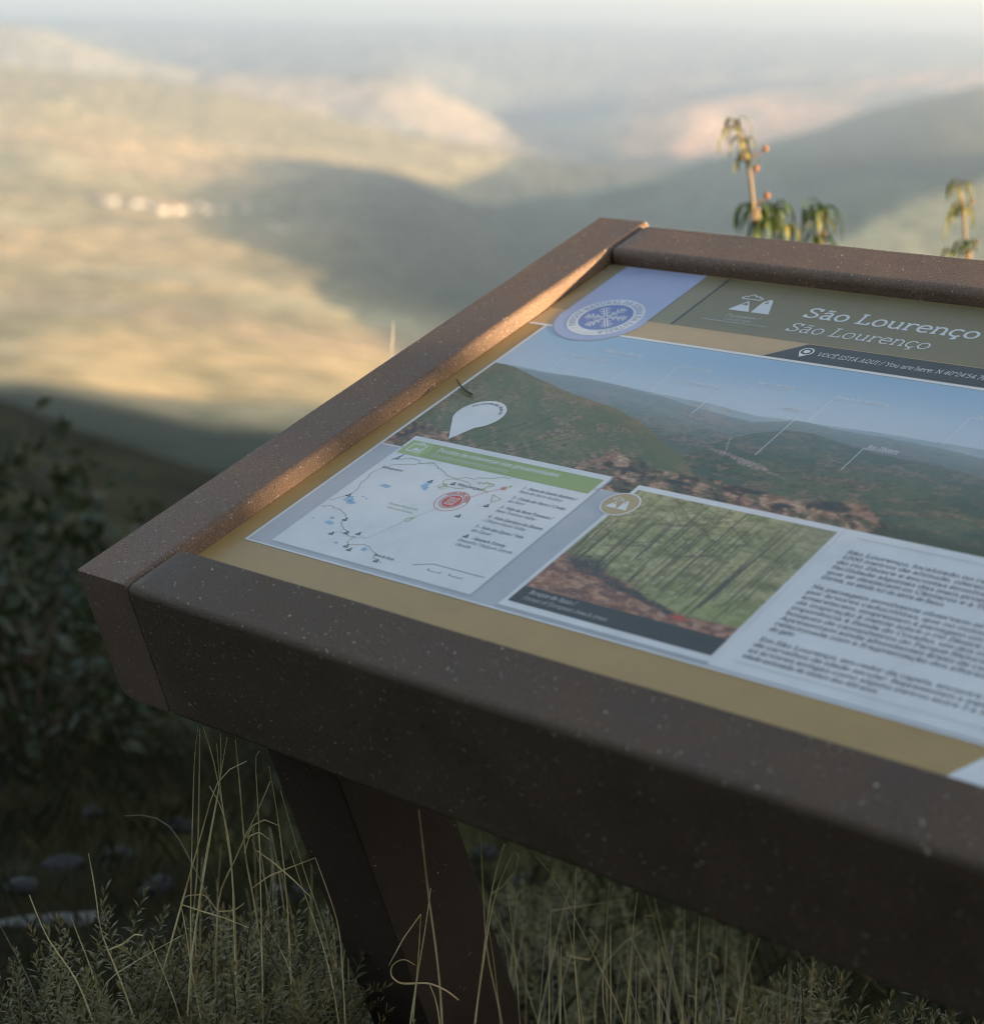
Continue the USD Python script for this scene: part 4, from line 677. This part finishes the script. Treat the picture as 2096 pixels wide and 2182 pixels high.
Lf2 = [(z5(q), dict(to_ground=False)) for q in ([(725, 800), (745, 770), (820, 765), (850, 800), (870, 835), (940, 830), (980, 800)], [(1265, 618), (1180, 650), (1080, 690), (1010, 740)], [(1120, 490), (1060, 465), (1010, 490), (990, 540)], [(1080, 545), (1040, 515), (1000, 530), (980, 600)], [(1250, 780), (1180, 710), (1100, 640), (1030, 590)], [(1000, 900), (900, 860), (800, 830), (725, 805)])]
Lf3 = [z5(q) for q in ([(725, 800), (745, 900), (765, 1050), (810, 1284)], [(1265, 618), (1310, 740), (1362, 890), (1375, 1080), (1385, 1284)], [(1165, 590), (1200, 700), (1250, 840), (1290, 950), (1330, 1100), (1360, 1284)], [(600, 950), (640, 1040), (690, 1160), (730, 1284)], [(1060, 880), (1110, 960), (1145, 1015)])]
t, root = tuft('tall pale dry grass tuft left of the near leg, tips under the front plank', 470, 1.72, [(q, dict(dd=.04 + .06 * (i % 3), r=.0011 + .0004 * (i % 2))) for i, q in enumerate(Lf)] + [(q, dict(k, dd=.06, r=.0006)) for q, k in Lf2] + [(q, dict(depth=1.62, r=.0013)) for q in Lf3])
q = np.random.default_rng(3)
for k in range(34):                                                    # thinner stalks behind
    x0 = q.uniform(380, 690); y0 = q.uniform(1560, 1800); b = q.normal(0, 40)
    stalk(t, root, [(x0 + b, y0), (x0 + b * .6, y0 + 90), (x0 + b * .25, y0 + 200), (x0, 1960)], q.uniform(1.78, 2.05), q.uniform(.0006, .0011), 'straw' if q.random() < .7 else 'straw_grey')
tuft('few bent dry stalks standing apart at the lower left', 150, 1.7, [(z5([(500, 450), (560, 440), (620, 448), (680, 480), (730, 560), (790, 680), (850, 800), (870, 1000)]), dict(depth=1.80, r=.0009, mt='straw_grey')), (z5([(355, 600), (385, 760), (402, 920), (430, 980), (500, 1150), (545, 1284)]), dict(depth=1.62, r=.0015)), (z5([(118, 768), (150, 850), (185, 940), (240, 1010), (320, 1125)]), dict(depth=1.60, r=.0017)),
     (z5([(285, 855), (320, 950), (355, 1030), (390, 1150)]), dict(depth=1.66, r=.0016)), (z5([(0, 890), (50, 980), (125, 1125)]), dict(depth=1.8, r=.0008, mt='straw_grey')), (z5([(730, 930), (620, 990), (520, 1050), (420, 1110)]), dict(depth=1.64, r=.0009)), (z5([(575, 930), (540, 925), (490, 965), (440, 985)]), dict(depth=1.62, r=.0010, to_ground=False))])
tuft('three crossing dry stalks in front of the near leg, one looping', 790, 1.6, [(z5([(1680, 425), (1700, 600), (1720, 780), (1745, 950), (1765, 1120), (1775, 1284)]), dict(r=.0013)), (z5([(1728, 740), (1710, 880), (1690, 1000), (1665, 1150), (1645, 1284)]), dict(depth=1.58, r=.0015)), (z5([(1688, 845), (1680, 1000), (1668, 1150), (1655, 1284)]), dict(depth=1.6, r=.0012)), (z5([(1560, 1050), (1620, 940), (1688, 845)]), dict(depth=1.6, r=.0010, to_ground=False)),
     (z5([(1665, 1050), (1620, 1020), (1570, 1045), (1562, 1090), (1600, 1125), (1720, 1120), (1790, 1150), (1840, 1190)]), dict(depth=1.59, r=.0009, to_ground=False)), (z5([(1725, 1130), (1750, 1180), (1765, 1284)]), dict(depth=1.58, r=.0020))])
Rt = [z6(q) for q in ([(195, 118), (200, 250), (208, 400), (212, 510), (235, 610), (270, 759)], [(275, 155), (245, 240), (225, 350), (205, 530), (180, 720)], [(378, 195), (420, 230), (470, 320), (520, 420), (580, 540), (640, 660), (680, 759)], [(515, 240), (512, 340), (505, 480), (515, 620), (528, 759)], [(490, 315), (460, 420), (430, 560), (410, 660), (385, 759)], [(430, 380), (425, 560), (425, 759)], [(627, 285), (618, 420), (608, 560), (600, 700), (620, 759)],
     [(720, 320), (705, 440), (695, 600), (680, 759)], [(750, 330), (790, 460), (830, 600), (870, 759)], [(778, 340), (810, 480), (850, 640), (880, 759)], [(878, 378), (878, 560), (872, 700)], [(930, 395), (925, 480), (918, 600), (915, 759)], [(978, 410), (970, 540), (945, 660), (925, 759)], [(1022, 428), (1015, 580), (1010, 700)], [(1095, 455), (1080, 590), (1070, 700), (1062, 759)], [(1130, 470), (1090, 580), (1070, 640)],
     [(740, 445), (700, 450), (650, 500), (600, 575), (580, 600), (578, 759)], [(700, 470), (760, 600), (830, 740)], [(1250, 510), (1310, 590), (1360, 700)], [(1310, 530), (1310, 600), (1290, 759)], [(1230, 540), (1236, 650), (1240, 759)], [(1440, 610), (1390, 680), (1330, 759)], [(465, 495), (464, 600), (462, 759)], [(300, 190), (250, 300), (230, 380)])]
Rt2 = [(z6(q), dict(to_ground=False, r=.0006, dd=.05)) for q in ([(690, 340), (560, 360), (430, 380)], [(300, 180), (322, 190), (315, 240), (265, 300), (235, 320)], [(1440, 728), (1220, 670), (1100, 632)], [(1560, 660), (1500, 610), (1440, 580)], [(560, 440), (590, 480), (560, 545), (480, 530)], [(750, 375), (745, 395), (770, 398), (785, 370)], [(920, 560), (960, 520), (990, 540), (985, 575)])]
t, root = tuft('row of pale dry grass stalks right of the near leg, under the front plank', 1200, 1.62, [(q, dict(dd=.03 + .05 * (i % 4), r=.0009 + .0004 * (i % 2))) for i, q in enumerate(Rt)] + Rt2)
for k in range(60):
    x0 = q.uniform(960, 1560); y0 = 1700 + (x0 - 900) * .26 + q.uniform(-20, 90); b = q.normal(0, 30)
    stalk(t, root, [(x0 + b, y0), (x0 + b * .6, y0 + 70), (x0 + b * .25, y0 + 160), (x0, max(1960, y0 + 230))], q.uniform(1.70, 2.1), q.uniform(.0006, .0011), 'straw' if q.random() < .6 else 'straw_grey')
lone = at(748, 760, 2.6); lone[2] = ground_z(lone[0], lone[1])
t = thing('grass_stalk', 'single thin dry grass stalk rising behind the left plank', 'grass stalk', lone)
obj('stem', tube(np.array([lone, at(747, 760, 2.6), at(749, 690, 2.6), at(751, 640, 2.6), at(752, 612, 2.6)]) - lone, [.0006, .0005, .0005, .0004, .0002], 5), M['straw_grey'], t, smooth=True)
obj('seed_spike', tube(np.array([at(749, 668, 2.6), at(751, 650, 2.6), at(752, 630, 2.6), at(752, 612, 2.6)]) - lone, [.0004, .0008, .0007, .0002], 5), M['straw_grey'], t, smooth=True)

# low heath shrubs: twigs crowded with small narrow leaves
M['heath'] = leaf_mat('heath_leaf', (.11, .105, .042), (.29, .245, .11), .2); M['twig'] = mat('twig', {'p': ('principled_bsdf', {'base_color': (.07, .045, .025), 'roughness': .9})}, [])
def sprig(seed, length=.085, n=38):
    q = np.random.default_rng(seed); b = q.normal(0, .16, 2); st = lambda k: np.array([b[0] * k * k * length, b[1] * k * k * length, k * length]); v, f = [], []
    for i in range(n):
        k = .12 + .88 * (i + q.random()) / n; p = st(k); a = i * 2.4 + q.normal(0, .3); el = q.uniform(.25, .9) + (.5 if k > .9 else 0); ln = q.uniform(.008, .014) * (1.1 - .25 * k); w = ln * .13
        o = np.array([math.cos(a) * math.cos(el), math.sin(a) * math.cos(el), math.sin(el)]); sd = np.array([-math.sin(a), math.cos(a), 0]) * w; m = p + o * ln * .55 + np.array([0, 0, .0006])
        j = len(v); v += [p, m - sd, m + sd, p + o * ln]; f += [[j, j + 1, j + 2], [j + 1, j + 3, j + 2]]
    return np.array(v), np.array(f), np.array([st(k) for k in np.linspace(0, 1, 5)])
SPR = [sprig(s_) for s_ in range(8)]
def heath(label, x, y, depth, rx, rz, n, seed, top):
    """a dome whose crown stands at (x, y) of the photograph"""
    c = at(x, y, depth); gz_ = float(ground_z(c[0], c[1])); root = np.array([c[0], c[1], gz_]); H = c[2] - gz_; q = np.random.default_rng(seed)
    t = thing('heath_shrub', label, 'shrub', root); vs, fs, tw, cnt = [], [], [], 0
    for k in range(n):
        a = q.uniform(0, 2 * np.pi); rr = math.sqrt(q.random()); hgt = H * (1 - .55 * rr**2.2) * (1 - .20 * q.random()**2) + .03 * (meshkit.noise(np.array([rr * math.cos(a) * 4 + seed, rr * math.sin(a) * 4, 0])) - .5) * 3
        p = np.array([rr * rx * math.cos(a), rr * rz * math.sin(a), hgt - .07]); v, f, s_ = SPR[q.integers(8)]
        ax = np.array([math.cos(a) * rr * .8 + q.normal(0, .25), math.sin(a) * rr * .8 + q.normal(0, .25), 1.0]); ax /= np.linalg.norm(ax); e1 = np.cross([.3, 1, .1], ax); e1 /= np.linalg.norm(e1); Rm = np.stack([e1, np.cross(ax, e1), ax], 1) * q.uniform(.7, 1.25)
        vs.append(v @ Rm.T + p); fs.append(f + cnt); cnt += len(v)
        if k % 3 == 0: tw.append(tube(np.vstack([[p[0] * .25, p[1] * .25, 0], p * [.8, .8, .55], (s_ @ Rm.T + p)[[0, 2, 4]]]), [.003, .0018, .0010, .0007, .0004], 4))
    fo = obj('foliage', trimesh.Trimesh(np.vstack(vs), np.vstack(fs), process=False), M['heath'], t); fo.SetCustomDataByKey('kind', 'stuff')
    tg = obj('twigs', cat_mesh(tw), M['twig'], t); tg.SetCustomDataByKey('kind', 'stuff')
heath('low grey-green heath shrub in the lower left corner', 150, 1835, 1.62, .16, .22, 420, 1, 0)
heath('rounded grey-green heath shrub between lower left corner and near leg', 440, 1800, 1.66, .17, .2, 520, 2, 0)
heath('small heath shrub against the foot of the near leg on its left', 590, 1790, 1.72, .085, .14, 260, 3, 0)
heath('thin dark sprig shrub in front of the near leg', 765, 1850, 1.62, .035, .05, 26, 4, 0)
heath('green heath shrub low under the front plank at the lower right', 1560, 1905, 1.5, .16, .2, 460, 5, 0)
heath('low heath shrub at the lower right corner under the plank', 1800, 1975, 1.42, .14, .2, 380, 6, 0)
heath('blurred green shrub behind the dry stalks right of the near leg', 1010, 1760, 2.35, .16, .2, 260, 7, 0)
heath('low shrub behind the row of dry stalks', 1250, 1900, 2.2, .22, .2, 360, 8, 0)

# leafy bush on the left, and unseen scrub added on the right bank to shade the sign
def leaf_cloud(n, size, shape, seed, thick=.55):
    q = np.random.default_rng(seed); d = q.normal(size=(n, 3)); d /= np.linalg.norm(d, axis=1)[:, None]; rad = (thick + (1 - thick) * q.random(n)) * (.72 + .56 * meshkit.noise(d * 2.1 + seed))
    c = d * rad[:, None] * np.asarray(shape); o = d * .6 + q.normal(0, .7, (n, 3)) + [0, 0, -.2]; o /= np.linalg.norm(o, axis=1)[:, None]
    s_ = np.cross(o, q.normal(size=(n, 3))); s_ /= np.linalg.norm(s_, axis=1)[:, None]; up = np.cross(s_, o); L = size * q.uniform(.4, 1.6, n)[:, None]; w = L * .24
    v = np.stack([c, c + o * L * .5 - s_ * w + up * L * .06, c + o * L * .5 + s_ * w + up * L * .06, c + o * L], 1).reshape(-1, 3); b = np.arange(n)[:, None] * 4
    return trimesh.Trimesh(v, np.vstack([b + [0, 1, 2], b + [1, 3, 2]]), process=False)
M['bush'] = leaf_mat('bush_leaf', (.014, .023, .008), (.046, .058, .022), .25)
def bush(name, label, root, shape, n, size, seed, lift):
    t = thing(name, label, 'bush', root); m = leaf_cloud(n, size, shape, seed); m.apply_translation([0, 0, lift]); fo = obj('foliage', m, M['bush'], t); fo.SetCustomDataByKey('kind', 'stuff')
    q = np.random.default_rng(seed); ns = 9
    for k in range(ns):
        a = 2 * np.pi * k / ns; e = np.array([math.cos(a) * shape[0] * .7, math.sin(a) * shape[1] * .7, lift + shape[2] * q.uniform(.1, .7)])
        obj('branch', tube(smoothline([[.05 * math.cos(a), .05 * math.sin(a), -.05], e * [.35, .35, .45], e], 5), np.linspace(.02, .004, 11) * shape[2], 5), M['twig'], t, smooth=True)
c = at(10, 1200, 4.4); g0 = float(ground_z(c[0], c[1]))
bush('bush', 'dark leafy bush at the left edge beyond the front corner of the sign', [c[0], c[1], g0], (.42, .42, .62), 1500, .055, 1, c[2] - g0 - .05)
c = at(60, 1560, 3.7); g0 = float(ground_z(c[0], c[1]))
bush('bush', 'low dark bush at the left edge below the larger one', [c[0], c[1], g0], (.40, .36, .26), 700, .045, 2, .16)
SD = np.array([math.sin(SUN_AZ), math.cos(SUN_AZ)]); SPp = np.array([-SD[1], SD[0]]) * np.sign(SD[0])
for k, (dist, perp, rad, hh, lab) in enumerate([(9.8, .62, 1.0, .85, 'unseen scrub bush added on the bank to shade the sign, nearest the view'), (9.6, -1.5, 1.4, 1.1, 'second unseen scrub bush added on the bank to shade the sign'), (9.8, -4.0, 1.7, 1.2, 'third unseen scrub bush added on the bank for shade, behind the viewer')]):
    xy = SD * dist + SPp * perp; g0 = float(ground_z(*xy)); bush('scrub_bush', lab, [xy[0], xy[1], g0], (rad, rad, hh), 5200, .12, 5 + k, hh * .55)

# ------------------------------------------------------------------ stones
M['stone'] = mat('stone', {'o': ('geometry', {}), 'n': ('noise_texture', {'scale': 14.0, 'detail': 6.0}), 'r': ('rgb_ramp', {'ramp': [(.3, (.006, .006, .005)), (.7, (.024, .022, .019))]}), 'b': ('bump', {'strength': .4, 'distance': .01}), 'p': ('principled_bsdf', {'roughness': .9})}, [('o.position', 'n.vector'), ('n.fac', 'r.fac'), ('r.color', 'p.base_color'), ('n.fac', 'b.height'), ('b.normal', 'p.normal')])
M['pale_stone'] = mat('pale_stone', {'o': ('geometry', {}), 'n': ('noise_texture', {'scale': 24.0, 'detail': 6.0}), 'r': ('rgb_ramp', {'ramp': [(.3, (.06, .057, .048)), (.7, (.15, .14, .12))]}), 'b': ('bump', {'strength': .4, 'distance': .01}), 'p': ('principled_bsdf', {'roughness': .9})}, [('o.position', 'n.vector'), ('n.fac', 'r.fac'), ('r.color', 'p.base_color'), ('n.fac', 'b.height'), ('b.normal', 'p.normal')])
def on_ground(x, y):
    d = pix(x, y); ts = np.linspace(1.2, 9, 800); P = EYE + np.outer(ts, d); k = np.argmax(P[:, 2] < ground_z(P[:, 0], P[:, 1])); return P[k]
def stone(x, y, sx, sy, sz, seed, label):
    p = on_ground(x, y); m = trimesh.creation.icosphere(3); q_n = np.random.default_rng(seed).normal(size=(9, 3)); q_n /= np.linalg.norm(q_n, axis=1)[:, None]; v = m.vertices / np.maximum(1, (m.vertices @ q_n.T).max(1) / .78)[:, None] * (1 + .45 * (meshkit.fbm(m.vertices * 1.3 + seed, 3, seed)[:, None] - .5)); v = np.sign(v) * np.abs(v)**.85; kq = .8 if 'pale stone' in label else .55; m.vertices = v * [sx * kq, sy * kq, sz * kq * .8]
    m.apply_transform(trimesh.transformations.rotation_matrix(seed * 1.3 if kq < .7 else .25, [0, 0, 1])); t = obj('stone', m, M['pale_stone' if 'pale stone' in label else 'stone'], None, smooth=40); UsdGeom.Xformable(t).AddTranslateOp().Set(Gf.Vec3d(*map(float, p))); tag(t, label, 'stone')
STN = [(60, 1768, .14, .035, .014, 1, 'long flat pale stone at the left edge above the heath shrub'), (345, 1590, .06, .05, .05, 2, 'grey stone half hidden behind the arching grey stalk'), (120, 1660, .07, .05, .035, 3, 'small dark stone above the long flat light one'), (230, 1640, .05, .04, .03, 4, 'little stone right of the small dark stone, in shadow'), (40, 1700, .05, .05, .03, 5, 'lump of stone at the left edge over the pale flat one'),
       (300, 1700, .07, .05, .03, 6, 'dark stone left of the tall dry tuft, low down'), (560, 1720, .08, .05, .04, 7, 'stone seen between the stalks of the tall dry tuft'), (930, 1640, .05, .05, .04, 8, 'grey stone right of the near leg below the plank'), (1010, 1690, .05, .04, .03, 9, 'brownish stone behind the stalks right of the leg'), (1100, 1780, .05, .04, .03, 10, 'low stone deep behind the row of stalks'), (180, 1560, .05, .04, .03, 11, 'dark stone under the low bush on the left')]
for q_ in STN: stone(*q_)
# short grass and litter on the ground near the sign
def blades(n, seed):
    q = np.random.default_rng(seed); x = q.uniform(-1.6, 2.2, n); y = 1.7 + 4.8 * q.random(n)**1.3; z = ground_z(x, y); h = q.uniform(.02, .09, n) * (.5 + meshkit.noise(np.stack([x * 2, y * 2, 0 * x], -1), 3)); a = q.uniform(0, 6.28, n); ln = q.uniform(.1, .9, n) * h; w = q.uniform(.0012, .003, n)
    b = np.stack([x, y, z - .005], -1); o = np.stack([np.cos(a), np.sin(a), 0 * a], -1); s_ = np.stack([-np.sin(a), np.cos(a), 0 * a], -1)
    v = np.stack([b - s_ * w[:, None], b + s_ * w[:, None], b + o * (ln * .4)[:, None] + [0, 0, .6] * h[:, None], b + o * ln[:, None] + [0, 0, 1] * h[:, None]], 1).reshape(-1, 3); i = np.arange(n)[:, None] * 4
    return trimesh.Trimesh(v, np.vstack([i + [0, 1, 2], i + [1, 3, 2]]), process=False)
M['grass'] = leaf_mat('short_grass', (.012, .017, .007), (.050, .043, .018), .2)
tag(obj('grass', blades(26000, 9), M['grass']), 'short dark grass and dry litter on the ground', 'grass', kind='stuff')
